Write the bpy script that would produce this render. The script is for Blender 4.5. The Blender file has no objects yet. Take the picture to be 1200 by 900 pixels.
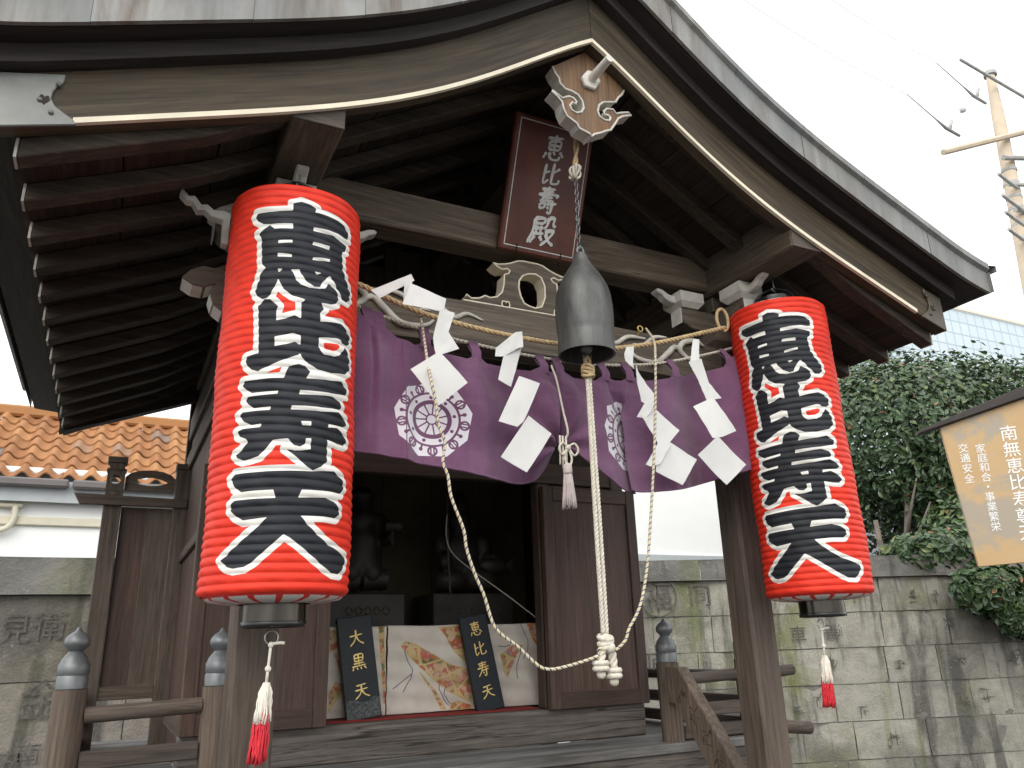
import bpy, bmesh, math, random
import numpy as np
from mathutils import Vector, Matrix, noise as mnoise
random.seed(7); np.random.seed(7)
PI = math.pi
ZO = 1.5                     # eye height above the ground; all z below are relative to the eye
S = bpy.context.scene
COL = S.collection

# ------------------------------------------------------------------ camera, sky, sun, exposure
yaw, pitch, roll, FOC = 0.46989, 0.32129, -0.03203, 0.91443
def cam_axes():
    cy, sy, cp, sp = math.cos(yaw), math.sin(yaw), math.cos(pitch), math.sin(pitch)
    f = Vector((sy*cp, cy*cp, sp)); r = Vector((cy, -sy, 0)); u = r.cross(f)
    c, s = math.cos(roll), math.sin(roll)
    return c*r+s*u, -s*r+c*u, f
cr, cu, cf = cam_axes()
cd = bpy.data.cameras.new("camera"); co = bpy.data.objects.new("camera", cd); COL.objects.link(co)
m = Matrix((cr, cu, -cf)).transposed().to_4x4(); m.translation = Vector((0, 0, ZO))
co.matrix_world = m
cd.sensor_width = 36; cd.lens = 36*FOC*1000/1200
cd.clip_start = 0.05; cd.clip_end = 2000
S.camera = co
w = bpy.data.worlds.new("World"); S.world = w; w.use_nodes = True
nt = w.node_tree; bg = nt.nodes["Background"]
sky = nt.nodes.new("ShaderNodeTexSky"); sky.sky_type = 'NISHITA'; sky.sun_disc = False
SUN_EL, SUN_AZ = math.radians(42), math.radians(-140)     # azimuth from +Y towards +X: over the viewer's left shoulder, through cloud
sky.sun_elevation = SUN_EL; sky.sun_rotation = SUN_AZ
sky.air_density = 1.0; sky.dust_density = 3.0; sky.ozone_density = 1.0
hs = nt.nodes.new("ShaderNodeHueSaturation"); hs.inputs['Saturation'].default_value = 0.3
nt.links.new(sky.outputs[0], hs.inputs['Color'])
tcw = nt.nodes.new("ShaderNodeTexCoord"); nzw = nt.nodes.new("ShaderNodeTexNoise"); nzw.inputs['Scale'].default_value = 1.6; nzw.inputs['Detail'].default_value = 5
nt.links.new(tcw.outputs['Generated'], nzw.inputs['Vector'])
cl_ = nt.nodes.new("ShaderNodeValToRGB"); cl_.color_ramp.elements[0].position = .3; cl_.color_ramp.elements[0].color = (7.6, 7.8, 8.1, 1); cl_.color_ramp.elements[1].position = .7; cl_.color_ramp.elements[1].color = (9.0, 9.0, 8.9, 1)
nt.links.new(nzw.outputs[0], cl_.inputs[0])              # an even bright cloud sheet over the blue
mx = nt.nodes.new("ShaderNodeMix"); mx.data_type = 'RGBA'; mx.inputs[0].default_value = .8
nt.links.new(hs.outputs[0], mx.inputs[6]); nt.links.new(cl_.outputs[0], mx.inputs[7]); nt.links.new(mx.outputs[2], bg.inputs[0])
bg.inputs[1].default_value = 0.12
sd = bpy.data.lights.new("sun", 'SUN'); so = bpy.data.objects.new("sun", sd); COL.objects.link(so)
sd.energy = 0.7; sd.angle = math.radians(50); sd.color = (1.0, 0.94, 0.86)
sv = Vector((math.sin(SUN_AZ)*math.cos(SUN_EL), math.cos(SUN_AZ)*math.cos(SUN_EL), math.sin(SUN_EL)))
so.rotation_euler = sv.to_track_quat('Z', 'Y').to_euler()
S.view_settings.view_transform = 'Standard'; S.view_settings.look = 'None'
S.view_settings.exposure = 1.0; S.view_settings.gamma = 1.0

DATA={"ink":[[[-0.0221,1.1046],[-0.0011,1.1127],[0.0226,1.1076],[0.0396,1.1003],[0.0356,1.0879],[0.0707,1.0894],[0.1076,1.0876],[0.1319,1.0846],[0.1507,1.0732],[0.1521,1.0503],[0.134,1.0476],[0.1095,1.0517],[0.094,1.0501],[0.0348,1.0439],[-0.0188,1.0447],[-0.0748,1.0427],[-0.0964,1.0444],[-0.1136,1.0556],[-0.1195,1.0652],[-0.1156,1.0794],[-0.0774,1.0805],[-0.021,1.0835]],[[-0.0217,1.0861],[0.0355,1.0906],[0.0339,1.0313],[-0.0185,1.0282]],[[-0.0792,1.0408],[-0.0649,1.0276],[-0.0185,1.0292],[0.0338,1.033],[0.0945,1.0395],[0.1209,1.0346],[0.1426,1.0284],[0.1421,1.012],[0.1285,1.004],[0.1314,0.9515],[0.1219,0.9375],[0.0969,0.9195],[0.0599,0.9106],[-0.015,0.9007],[-0.0861,0.9054],[-0.0924,0.9077],[-0.081,0.9176],[-0.0925,0.93],[-0.0991,1.0053],[-0.1088,1.0167],[-0.0966,1.0262],[-0.0859,1.0365]],[[-0.0924,0.9085],[-0.0969,0.8869],[-0.1071,0.8569],[-0.1013,0.8436],[-0.0853,0.8325],[-0.0723,0.8353],[-0.0645,0.8467],[-0.0497,0.8792],[-0.0472,0.9061]],[[-0.0528,0.906],[-0.0457,0.8824],[-0.0333,0.8592],[-0.0104,0.8422],[0.0212,0.8342],[0.0128,0.8235],[0.03,0.8187],[0.0621,0.8339],[0.092,0.838],[0.1102,0.8473],[0.1168,0.861],[0.1149,0.8732],[0.1004,0.8874],[0.0838,0.8953],[0.0728,0.8777],[0.0571,0.8722],[0.0317,0.8702],[0.0086,0.8754],[-0.0031,0.8864],[-0.0126,0.9075]],[[0.0005,0.9225],[0.0085,0.9046],[0.0237,0.885],[0.0432,0.8747],[0.0569,0.8769],[0.0655,0.8938],[0.0828,0.9154],[0.0984,0.9258],[0.0973,0.9484]],[[0.1298,0.955],[0.1463,0.9254],[0.1683,0.9017],[0.1699,0.8808],[0.1554,0.8681],[0.135,0.8663],[0.112,0.8884],[0.0898,0.9162],[0.0734,0.9334]],[[-0.0794,0.8326],[-0.0649,0.8312],[-0.0501,0.8185],[-0.0435,0.8109],[-0.0477,0.8032],[-0.0467,0.7742],[-0.0258,0.7794],[-0.0019,0.7891],[0.0136,0.7819],[0.0118,0.8264],[0.0621,0.8355],[0.0718,0.8208],[0.0619,0.8072],[0.0631,0.7841],[0.1343,0.7984],[0.1579,0.7895],[0.1745,0.7765],[0.1728,0.7551],[0.158,0.7456],[0.1374,0.7456],[0.1301,0.7526],[0.1174,0.7531],[0.0622,0.7408],[0.0618,0.7194],[0.0687,0.7058],[0.0787,0.6991],[0.1103,0.7014],[0.1282,0.7099],[0.1388,0.7226],[0.1503,0.739],[0.1654,0.7254],[0.173,0.7092],[0.1719,0.6806],[0.1499,0.6642],[0.1016,0.655],[0.0619,0.6563],[0.0379,0.6667],[0.0203,0.6818],[0.0157,0.6916],[0.0118,0.6866],[-0.0299,0.6686],[-0.0773,0.6459],[-0.0827,0.6419],[-0.1008,0.6479],[-0.1142,0.6597],[-0.1213,0.6739],[-0.118,0.6838],[-0.0863,0.689],[-0.0955,0.8089],[-0.0966,0.8152]],[[-0.0091,0.6553],[0.014,0.6634],[0.0302,0.6598],[0.0441,0.6482],[0.0351,0.6296],[0.1044,0.6352],[0.1348,0.6406],[0.1624,0.6267],[0.1603,0.6101],[0.1063,0.6016],[0.0207,0.5972],[0.0197,0.587],[0.1067,0.5941],[0.1354,0.5874],[0.1427,0.5737],[0.1367,0.5669],[0.0767,0.5604],[0.0027,0.557],[0.0011,0.5476],[0.0772,0.5504],[0.132,0.5588],[0.1615,0.5473],[0.1694,0.5337],[0.1565,0.527],[0.1021,0.5232],[0.0985,0.5141],[0.1294,0.5189],[0.1613,0.5041],[0.1693,0.4889],[0.1567,0.4785],[0.1318,0.4789],[0.1001,0.4844],[0.1024,0.4289],[0.0845,0.4148],[0.0638,0.4041],[0.0467,0.4118],[0.0269,0.4275],[-0.0047,0.4493],[0.0165,0.4474],[0.032,0.4488],[0.0544,0.4535],[0.0546,0.4805],[0.0405,0.4787],[0.0406,0.4658],[0.0283,0.4574],[0.0128,0.46],[-0.0017,0.4751],[-0.0211,0.4727],[-0.0374,0.4702],[-0.047,0.4549],[-0.0668,0.4316],[-0.0854,0.4262],[-0.1034,0.4234],[-0.12,0.4307],[-0.1265,0.4393],[-0.1109,0.4488],[-0.097,0.4683],[-0.101,0.475],[-0.1214,0.4835],[-0.1263,0.4954],[-0.112,0.5002],[-0.0688,0.5029],[-0.0669,0.5115],[-0.092,0.5091],[-0.11,0.5179],[-0.1235,0.5325],[-0.1157,0.5414],[-0.0484,0.5447],[-0.0468,0.5535],[-0.0886,0.5503],[-0.1012,0.5596],[-0.111,0.5706],[-0.1046,0.5788],[-0.0325,0.5851],[-0.0315,0.5934],[-0.0949,0.5879],[-0.1097,0.5971],[-0.1219,0.6087],[-0.1173,0.6199],[-0.0907,0.621],[-0.0197,0.6258],[-0.0132,0.6465]],[[-0.1342,0.3816],[-0.123,0.3922],[-0.058,0.3947],[0.0055,0.3988],[0.0591,0.4015],[0.125,0.4091],[0.1575,0.3919],[0.1656,0.3757],[0.1534,0.3579],[0.1183,0.3584],[0.0373,0.3556],[0.0301,0.3369],[0.1012,0.3419],[0.1295,0.3353],[0.153,0.3197],[0.1508,0.3074],[0.1372,0.2971],[0.0954,0.2975],[0.0374,0.2946],[0.0518,0.2775],[0.082,0.2534],[0.1163,0.2332],[0.1881,0.2098],[0.1898,0.1932],[0.1577,0.1675],[0.1298,0.169],[0.1062,0.1805],[0.0699,0.2042],[0.0447,0.2223],[0.0145,0.2436],[-0.0,0.2513],[-0.0219,0.2305],[-0.0421,0.2119],[-0.0656,0.1907],[-0.0843,0.1806],[-0.1118,0.1782],[-0.1314,0.1831],[-0.1515,0.1985],[-0.1341,0.2083],[-0.1025,0.233],[-0.0676,0.2599],[-0.0381,0.2896],[-0.0929,0.284],[-0.1117,0.2942],[-0.1278,0.3085],[-0.1279,0.3215],[-0.119,0.3306],[-0.0222,0.334],[-0.0281,0.353],[-0.102,0.3489],[-0.1199,0.3603]]],"hole":[[[-0.0536,0.9953],[-0.0185,0.9976],[-0.0179,0.9882],[-0.053,0.9855]],[[0.0345,1.0016],[0.0836,1.0039],[0.0841,0.9941],[0.0337,0.9932]],[[-0.0533,0.958],[-0.0181,0.9564],[-0.0177,0.9484],[-0.0526,0.9474]],[[0.0367,0.9579],[0.0854,0.967],[0.0858,0.9592],[0.0358,0.9505]],[[-0.0514,0.9141],[-0.0385,0.9143],[-0.0471,0.9046]],[[0.0419,0.9187],[0.0626,0.9189],[0.0489,0.9118]],[[-0.0185,0.9137],[0.0036,0.9164],[0.007,0.9051],[0.0223,0.884],[0.0448,0.8737],[0.0317,0.87],[0.0086,0.8753],[-0.0031,0.8862],[-0.0126,0.9073]],[[-0.0478,0.7305],[-0.0047,0.7417],[0.0146,0.7379],[0.0159,0.7125],[0.0019,0.7198],[-0.0192,0.712],[-0.0461,0.7052]],[[0.0265,0.5197],[0.0524,0.5222],[0.0529,0.5114],[0.0302,0.5102]]],"gegyo":[[1.1027,1.7982],[1.113,1.7747],[1.1253,1.7617],[1.1288,1.7419],[1.1474,1.7252],[1.1731,1.724],[1.1963,1.717],[1.2116,1.6975],[1.2155,1.672],[1.2061,1.652],[1.1866,1.6425],[1.1683,1.6482],[1.1614,1.6643],[1.1727,1.68],[1.1856,1.6769],[1.1882,1.6875],[1.1785,1.6979],[1.1622,1.6994],[1.1478,1.6922],[1.1366,1.6842],[1.1155,1.6937],[1.0976,1.7027],[1.096,1.6983],[1.115,1.6858],[1.1325,1.6694],[1.137,1.6445],[1.148,1.6194],[1.1839,1.602],[1.1922,1.5855],[1.2314,1.5759],[1.2378,1.5659],[1.2506,1.5793],[1.2754,1.5915],[1.2958,1.6048],[1.316,1.6147],[1.3386,1.6494],[1.3504,1.6703],[1.3718,1.6869],[1.4059,1.7015],[1.3965,1.7096],[1.3679,1.6996],[1.3445,1.6883],[1.3333,1.7021],[1.3082,1.6976],[1.2948,1.6825],[1.2963,1.6706],[1.3111,1.6728],[1.3203,1.6659],[1.3143,1.6517],[1.2944,1.6481],[1.2757,1.6569],[1.2701,1.6771],[1.2768,1.7014],[1.2953,1.7197],[1.3257,1.7295],[1.3462,1.7362],[1.358,1.7577],[1.3748,1.7758],[1.3859,1.7973],[1.3559,1.8488],[1.2672,1.9311],[1.1643,1.8476]],"hexa":[[1.209,1.7867],[1.2341,1.822],[1.2659,1.824],[1.2841,1.7924],[1.2595,1.7515],[1.222,1.7539]],"kaer":[[0.9646,1.1225],[0.9781,1.1441],[0.9966,1.1335],[1.0262,1.1387],[1.0481,1.1523],[1.0671,1.1475],[1.0948,1.1563],[1.1148,1.178],[1.1225,1.2098],[1.1254,1.2494],[1.1425,1.2556],[1.1486,1.268],[1.1374,1.2743],[1.1175,1.2675],[1.098,1.2749],[1.0832,1.2872],[1.1011,1.284],[1.1295,1.2908],[1.1525,1.2988],[1.1817,1.3133],[1.205,1.3174],[1.2242,1.3167]],"kaerhole":[[1.1703,1.2356],[1.1854,1.2582],[1.2089,1.2701],[1.2382,1.2741],[1.2612,1.2642],[1.2744,1.2324],[1.274,1.187],[1.2587,1.1479],[1.2323,1.1378],[1.2095,1.1411],[1.187,1.1494],[1.1738,1.1747],[1.1675,1.207]],"fit":[[-0.2282,1.2635],[-0.2288,1.2421],[-0.2415,1.2238],[-0.2465,1.2105],[-0.2473,1.1918],[-0.2366,1.1745],[-0.2182,1.1621],[-0.2,1.1517],[-0.1898,1.1388]],"nose":[[0.0772,1.0323],[0.1017,1.0643],[0.1349,1.082],[0.1633,1.0793],[0.1997,1.1006],[0.2531,1.1001],[0.2643,0.9492],[0.1984,0.9408],[0.1686,0.9626],[0.1562,0.9983],[0.1679,1.025],[0.1411,1.0118],[0.1086,1.0139]],"shide":[[[[0.573,1.99,0.9792],[0.6803,1.99,1.0377],[0.6911,1.99,1.0203],[0.5988,1.99,0.9597]],[[0.6632,1.985,1.0046],[0.6839,1.985,1.0333],[0.6899,1.985,0.9656],[0.6641,1.985,0.9448]],[[0.6824,1.98,1.0059],[0.7868,1.98,0.975],[0.7813,1.98,0.9354],[0.6624,1.98,0.9424]],[[0.7717,1.99,0.9379],[0.818,1.99,0.9345],[0.8013,1.99,0.877],[0.8363,1.99,0.8335],[0.7664,1.99,0.8022],[0.7557,1.99,0.8539]],[[0.687,1.975,0.7415],[0.7622,1.975,0.7959],[0.8461,1.975,0.7173],[0.7684,1.975,0.6489]]],[[[0.9632,1.99,0.8304],[0.966,1.99,0.8565],[1.0222,1.99,0.9074],[1.0441,1.99,0.9128],[1.0473,1.99,0.8648],[1.035,1.99,0.8623],[1.0271,1.99,0.9033],[0.9888,1.99,0.8666],[0.9842,1.99,0.832]],[[0.9966,2.002,0.8639],[1.0484,2.002,0.8658],[1.0314,2.002,0.795],[1.0154,2.002,0.7427],[0.9717,2.002,0.7573]],[[1.0263,1.99,0.7602],[1.0914,1.99,0.7447],[1.0439,1.99,0.6308],[1.0259,1.99,0.6148],[0.9692,1.99,0.6266]],[[1.0576,2.002,0.6418],[1.1402,2.002,0.6005],[1.0567,2.002,0.4821],[0.9719,2.002,0.5177]]],[[[1.4387,1.99,0.9215],[1.4646,1.99,0.9252],[1.4595,1.99,0.8715],[1.464,1.99,0.8525],[1.4329,1.99,0.8749],[1.4284,1.99,0.8953]],[[1.4734,2.002,0.8633],[1.4835,2.002,0.8435],[1.5056,2.002,0.7834],[1.5605,2.002,0.7674],[1.5289,2.002,0.7375],[1.4939,2.002,0.7475],[1.4783,2.002,0.8149]],[[1.4967,1.99,0.7409],[1.524,1.99,0.7349],[1.5176,1.99,0.7124],[1.4948,1.99,0.6843],[1.4621,1.99,0.6864]],[[1.4725,2.002,0.6907],[1.5037,2.002,0.6871],[1.5312,2.002,0.7206],[1.6316,2.002,0.6584],[1.5785,2.002,0.6028],[1.5432,2.002,0.6099],[1.5009,2.002,0.6598]],[[1.5307,1.99,0.6126],[1.5691,1.99,0.5992],[1.526,1.99,0.5331],[1.4937,1.99,0.523],[1.4774,1.99,0.5296]],[[1.5186,2.002,0.5286],[1.5785,2.002,0.6028],[1.6882,2.002,0.5608],[1.6199,2.002,0.475],[1.5165,2.002,0.5089]]],[[[1.726,1.99,0.9905],[1.7503,1.99,0.9941],[1.7471,1.99,0.9175],[1.7093,1.99,0.9087]],[[1.6935,2.002,0.8996],[1.7576,2.002,0.923],[1.7913,2.002,0.8459],[1.8426,2.002,0.8006],[1.7735,2.002,0.7819],[1.7387,2.002,0.8468]],[[1.698,1.99,0.7417],[1.7762,1.99,0.7787],[1.8639,1.99,0.6745],[1.8056,1.99,0.6502],[1.7657,1.99,0.6432]],[[1.6942,2.002,0.5748],[1.7802,2.002,0.6439],[1.9087,2.002,0.5631],[1.8137,2.002,0.4893]]]],"cord":[[0.778,2.16,1.0496],[0.7608,2.1075,0.9695],[0.7532,2.055,0.8777],[0.7448,2.0025,0.7825],[0.737,1.95,0.7024],[0.7465,1.945,0.6531],[0.7547,1.94,0.5799],[0.7712,1.935,0.5269],[0.7631,1.93,0.4728],[0.7757,1.925,0.4329],[0.7832,1.92,0.3747],[0.8168,1.92,0.2923],[0.8259,1.92,0.2391],[0.8493,1.92,0.1736],[0.8728,1.92,0.1238],[0.8957,1.92,0.0551],[0.9194,1.92,0.0251],[0.9666,1.9175,-0.0079],[1.0138,1.915,-0.0494],[1.0447,1.9125,-0.0653],[1.095,1.91,-0.0631],[1.2002,1.905,-0.0388],[1.2067,1.9,-0.0193],[1.2532,1.9,-0.0252],[1.292,1.9,0.0005],[1.3061,1.9,0.0296],[1.3497,1.9,0.0912],[1.3912,1.91,0.1945],[1.4316,1.92,0.3645],[1.4747,1.93,0.5795],[1.5008,1.94,0.7226],[1.5254,1.95,0.8818],[1.6074,2.055,0.9965],[1.6594,2.16,1.0903]],"rope":[[0.518,2.09,1.0409],[0.5702,2.09,1.0311],[0.6639,2.09,1.0],[0.7461,2.09,0.9771],[0.8446,2.09,0.9618],[0.9463,2.09,0.9518],[1.0669,2.09,0.9439],[1.1927,2.09,0.9417],[1.3244,2.09,0.9456],[1.4629,2.09,0.9593],[1.5728,2.09,0.9848],[1.688,2.09,1.018],[1.8299,2.09,1.0662],[1.9797,2.09,1.1171]],"wrope":[[0.5305,2.13,0.9935],[0.6021,2.13,0.972],[0.7052,2.13,0.9493],[0.8461,2.13,0.9254],[0.9634,2.13,0.9137],[1.0854,2.13,0.9045],[1.2126,2.13,0.9011],[1.3455,2.13,0.9006],[1.4854,2.13,0.913],[1.6332,2.13,0.9358],[1.7505,2.13,0.9648],[1.9162,2.13,1.0146],[2.0935,2.13,1.0749]],"loops":[[0.5943,2.12,0.9555],[0.629,2.12,0.9472],[0.7769,2.12,0.9226],[0.9439,2.12,0.9043],[1.1836,2.12,0.8816],[1.2451,2.12,0.8808],[1.4247,2.12,0.8953],[1.5247,2.12,0.9085],[1.7259,2.12,0.9514],[1.9839,2.12,1.0275]],"band":[[[1.1107,0.0036],[1.1333,0.0269],[1.1799,0.0137],[1.2539,-0.0276],[1.3357,-0.0726],[1.4328,-0.1005],[1.4309,-0.2324],[1.3215,-0.1851],[1.2609,-0.135],[1.194,-0.082],[1.134,-0.0237]],[[1.2812,0.0782],[1.4071,0.0852],[1.4096,0.0043],[1.4296,-0.0822],[1.3913,-0.0625],[1.3568,-0.0309],[1.3087,0.0438]],[[1.3348,-0.2269],[1.3758,-0.2204],[1.4308,-0.2383],[1.4304,-0.2619],[1.3279,-0.2557]],[[1.5704,-0.044],[1.646,0.0042],[1.687,-0.0065],[1.6671,-0.0345],[1.604,-0.1445],[1.5902,-0.1192]],[[1.7023,0.0931],[1.8107,0.0914],[1.8029,-0.0644],[1.7444,0.0016]],[[1.0118,0.0862],[1.0409,0.0857],[1.0551,-0.2167],[1.0412,-0.2159]],[[1.1875,-0.0965],[1.2007,-0.1029],[1.2676,-0.1706],[1.3212,-0.2553],[1.2943,-0.2536],[1.2609,-0.1937]],[[0.8066,0.0745],[0.868,0.0813],[0.8747,0.0171],[0.8121,-0.0126]],[[0.8156,-0.1672],[0.8384,-0.1224],[0.8846,-0.1323],[0.8655,-0.1774],[0.8186,-0.2353]],[[0.8296,-0.0132],[0.8841,-0.007],[0.8882,-0.117],[0.8624,-0.1003]]],"cordl":[[[1.1273,-0.0117],[1.1442,-0.0536],[1.1643,-0.0897],[1.1582,-0.1245],[1.1231,-0.1749]],[[1.158,-0.107],[1.1289,-0.129],[1.0812,-0.1613]],[[1.2878,-0.1481],[1.2844,-0.1715],[1.3079,-0.2137],[1.328,-0.2382]],[[1.3148,-0.1553],[1.3046,-0.1901],[1.3348,-0.2328]],[[1.6715,-0.0156],[1.6743,-0.041],[1.654,-0.0844],[1.6555,-0.1468]],[[1.6718,0.0936],[1.6931,0.0544],[1.7144,0.0152],[1.7088,-0.0294],[1.6846,-0.0667]],[[1.5641,-0.0062],[1.5935,-0.0102],[1.6233,-0.0047]]],"crestL":[0.7961,2.06,0.6412],"crestR":[1.4922,2.06,0.6642],"barecurt":None,"cam":[0.46988955173811586,0.3212917607865345,-0.03202262675053298,0.9144310261772624]}

# ------------------------------------------------------------------ materials
def newmat(name):
    mt = bpy.data.materials.new(name); mt.use_nodes = True
    nt = mt.node_tree; b = nt.nodes['Principled BSDF']
    return mt, nt, b
def N(nt, t, **kw):
    n = nt.nodes.new(t)
    for k, v in kw.items(): setattr(n, k, v)
    return n
def mth(nt, op, a, b=None, clamp=False):
    n = N(nt, 'ShaderNodeMath', operation=op); n.use_clamp = clamp
    for i, x in enumerate((a, b)):
        if x is None: continue
        if isinstance(x, (int, float)): n.inputs[i].default_value = x
        else: nt.links.new(x, n.inputs[i])
    return n.outputs[0]
def mix(nt, fac, a, b, mode='MIX'):
    n = N(nt, 'ShaderNodeMix', data_type='RGBA', blend_type=mode)
    if isinstance(fac, (int, float)): n.inputs[0].default_value = fac
    else: nt.links.new(fac, n.inputs[0])
    for i, x in ((6, a), (7, b)):
        if isinstance(x, tuple): n.inputs[i].default_value = (*x, 1)
        else: nt.links.new(x, n.inputs[i])
    return n.outputs[2]
def ramp(nt, src, stops):
    n = N(nt, 'ShaderNodeValToRGB'); e = n.color_ramp.elements
    while len(e) > 1: e.remove(e[-1])
    for i, (p, c) in enumerate(stops):
        x = e[0] if i == 0 else e.new(p)
        x.position = p; x.color = (*c, 1) if isinstance(c, tuple) else (c, c, c, 1)
    nt.links.new(src, n.inputs[0]); return n.outputs[0]
GRAIN = [False]                               # True while building a timber whose grain follows a curved board
def coords(nt, scale=(1, 1, 1), rnd=True, rot=(0, 0, 0)):
    tc = N(nt, 'ShaderNodeTexCoord'); src = tc.outputs['Object']; mp = N(nt, 'ShaderNodeMapping')
    mp.inputs['Scale'].default_value = scale; mp.inputs['Rotation'].default_value = rot
    if rnd:
        oi = N(nt, 'ShaderNodeObjectInfo')
        v = N(nt, 'ShaderNodeVectorMath', operation='ADD')
        s = N(nt, 'ShaderNodeVectorMath', operation='SCALE'); s.inputs[0].default_value = (7.3, 5.1, 9.7)
        nt.links.new(oi.outputs['Random'], s.inputs['Scale'])
        if GRAIN[0]: src = N(nt, 'ShaderNodeAttribute', attribute_name='grain').outputs['Vector']
        nt.links.new(src, v.inputs[0]); nt.links.new(s.outputs[0], v.inputs[1])
        nt.links.new(v.outputs[0], mp.inputs['Vector'])
    else: nt.links.new(tc.outputs['Object'], mp.inputs['Vector'])
    return mp.outputs[0]
def noise(nt, vec, scale=5, detail=6, rough=.6, dist=0):
    n = N(nt, 'ShaderNodeTexNoise'); n.inputs['Scale'].default_value = scale; n.inputs['Detail'].default_value = detail
    n.inputs['Roughness'].default_value = rough; n.inputs['Distortion'].default_value = dist
    nt.links.new(vec, n.inputs['Vector']); return n.outputs[0]
def bump(nt, b, h, strength=.3, dist=.01):
    n = N(nt, 'ShaderNodeBump'); n.inputs['Strength'].default_value = strength; n.inputs['Distance'].default_value = dist
    nt.links.new(h, n.inputs['Height']); nt.links.new(n.outputs[0], b.inputs['Normal'])

def wood(name, dark, mid, lite, axis='x', rough=.65, wear=.25, wearcol=(.22, .19, .165), gs=1.0, crk=.55, edge=0):
    mt, nt, b = newmat(name)
    sc = {'x': (.9, 16, 16), 'y': (16, .9, 16), 'z': (16, 16, .9)}[axis]
    v = coords(nt, tuple(s*gs for s in sc))
    g1 = noise(nt, v, 1.6, 8, .65, 1.4)
    g2 = noise(nt, v, 6.0, 6, .7, .3)
    big = noise(nt, coords(nt, {'x': (.8, 2.5, 2.5), 'y': (2.5, .8, 2.5), 'z': (2.5, 2.5, .8)}[axis]), 1.8, 5, .65)
    c = ramp(nt, g1, [(.28, dark), (.5, mid), (.74, lite)])
    fine = ramp(nt, g2, [(.3, .5), (.64, 1.2)])
    c = mix(nt, 1.0, c, fine, 'MULTIPLY')
    cs = {'x': (.55, 22, 22), 'y': (22, .55, 22), 'z': (22, 22, .55)}[axis]
    ck = noise(nt, coords(nt, cs), 1.3, 3, .5, .5)
    crack = ramp(nt, ck, [(.485, 1.0), (.497, .22), (.503, .22), (.515, 1.0)])
    c = mix(nt, crk, c, crack, 'MULTIPLY')
    wm = mth(nt, 'MULTIPLY', ramp(nt, big, [(.42, 0.0), (.72, 1.0)]), wear)
    c = mix(nt, wm, c, wearcol)
    lf = noise(nt, coords(nt, {'x': (.5, 3, 3), 'y': (3, .5, 3), 'z': (3, 3, .5)}[axis]), .9, 4, .6)
    c = mix(nt, 1.0, c, ramp(nt, lf, [(.3, .66), (.68, 1.3)]), 'MULTIPLY')
    if edge:
        bv = N(nt, 'ShaderNodeBevel'); bv.samples = 4; bv.inputs['Radius'].default_value = .010
        ge = N(nt, 'ShaderNodeNewGeometry'); dt = N(nt, 'ShaderNodeVectorMath', operation='DOT_PRODUCT')
        nt.links.new(bv.outputs[0], dt.inputs[0]); nt.links.new(ge.outputs['True Normal'], dt.inputs[1])
        em = ramp(nt, dt.outputs['Value'], [(.80, 1.0), (.97, 0.0)])
        em = mth(nt, 'MULTIPLY', em, ramp(nt, noise(nt, coords(nt, (1, 1, 1)), 14, 6, .7), [(.42, 0.), (.6, edge)]))
        c = mix(nt, em, c, (.24, .20, .16))
    nt.links.new(c, b.inputs['Base Color'])
    r = mth(nt, 'ADD', mth(nt, 'MULTIPLY', g2, .25), rough-.12)
    nt.links.new(r, b.inputs['Roughness']); b.inputs['Specular IOR Level'].default_value = .35
    bump(nt, b, mth(nt, 'ADD', mth(nt, 'MULTIPLY', g1, .7), g2), .35, .004)
    return mt
W = {}
for ax in 'xyz':
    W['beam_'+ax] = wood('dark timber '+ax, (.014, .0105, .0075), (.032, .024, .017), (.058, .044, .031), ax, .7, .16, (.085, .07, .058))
    W['post_'+ax] = wood('weathered post timber '+ax, (.048, .035, .026), (.092, .068, .051), (.135, .103, .079), ax, .62, .5, (.15, .12, .10), edge=.8)
    W['door_'+ax] = wood('brown stained timber '+ax, (.056, .033, .024), (.082, .049, .037), (.103, .062, .047), ax, .55, .18, (.085, .06, .05), .8, .3, .35)
    W['rail_'+ax] = wood('grey brown rail timber '+ax, (.05, .038, .03), (.095, .073, .058), (.14, .11, .09), ax, .75, .4, (.16, .14, .125))
GRAIN[0] = True
W['barge'] = wood('bargeboard timber', (.024, .017, .010), (.072, .052, .030), (.13, .098, .058), 'x', .6, .35, (.09, .075, .055), .8)
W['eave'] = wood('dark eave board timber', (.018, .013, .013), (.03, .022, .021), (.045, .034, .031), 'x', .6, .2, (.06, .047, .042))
GRAIN[0] = False
W['sill'] = wood('weathered sill timber', (.05, .042, .036), (.125, .106, .092), (.20, .175, .155), 'x', .8, .4, (.25, .23, .20), .9, .9, .6)
W['floor'] = wood('pale weathered floorboard', (.075, .069, .063), (.15, .142, .132), (.26, .255, .245), 'x', .85, .5, (.28, .285, .28), .7)
W['tie'] = wood('brown tie timber', (.05, .037, .025), (.10, .076, .053), (.155, .122, .088), 'x', .65, .3, (.15, .122, .095), edge=.5)  # paler copy of the post timber; side light put into its colour
W['tiey'] = wood('brown plate timber', (.05, .037, .025), (.10, .076, .053), (.155, .122, .088), 'y', .65, .3, (.15, .122, .095), edge=.5)  # same paled timber for the plates, light from the right painted in
W['rafter'] = wood('brown rafter timber', (.024, .018, .012), (.052, .039, .027), (.088, .068, .047), 'x', .7, .2, (.10, .085, .068))  # paler copy of the dark timber; lit undersides put into its colour
W['newel'] = wood('tan newel timber', (.06, .042, .03), (.13, .095, .07), (.2, .155, .118), 'z', .7, .3, (.17, .14, .115))
W['gegyo'] = wood('orange brown pendant timber', (.12, .065, .032), (.19, .108, .055), (.24, .145, .08), 'z', .6, .3, (.30, .23, .17), .8)
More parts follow.
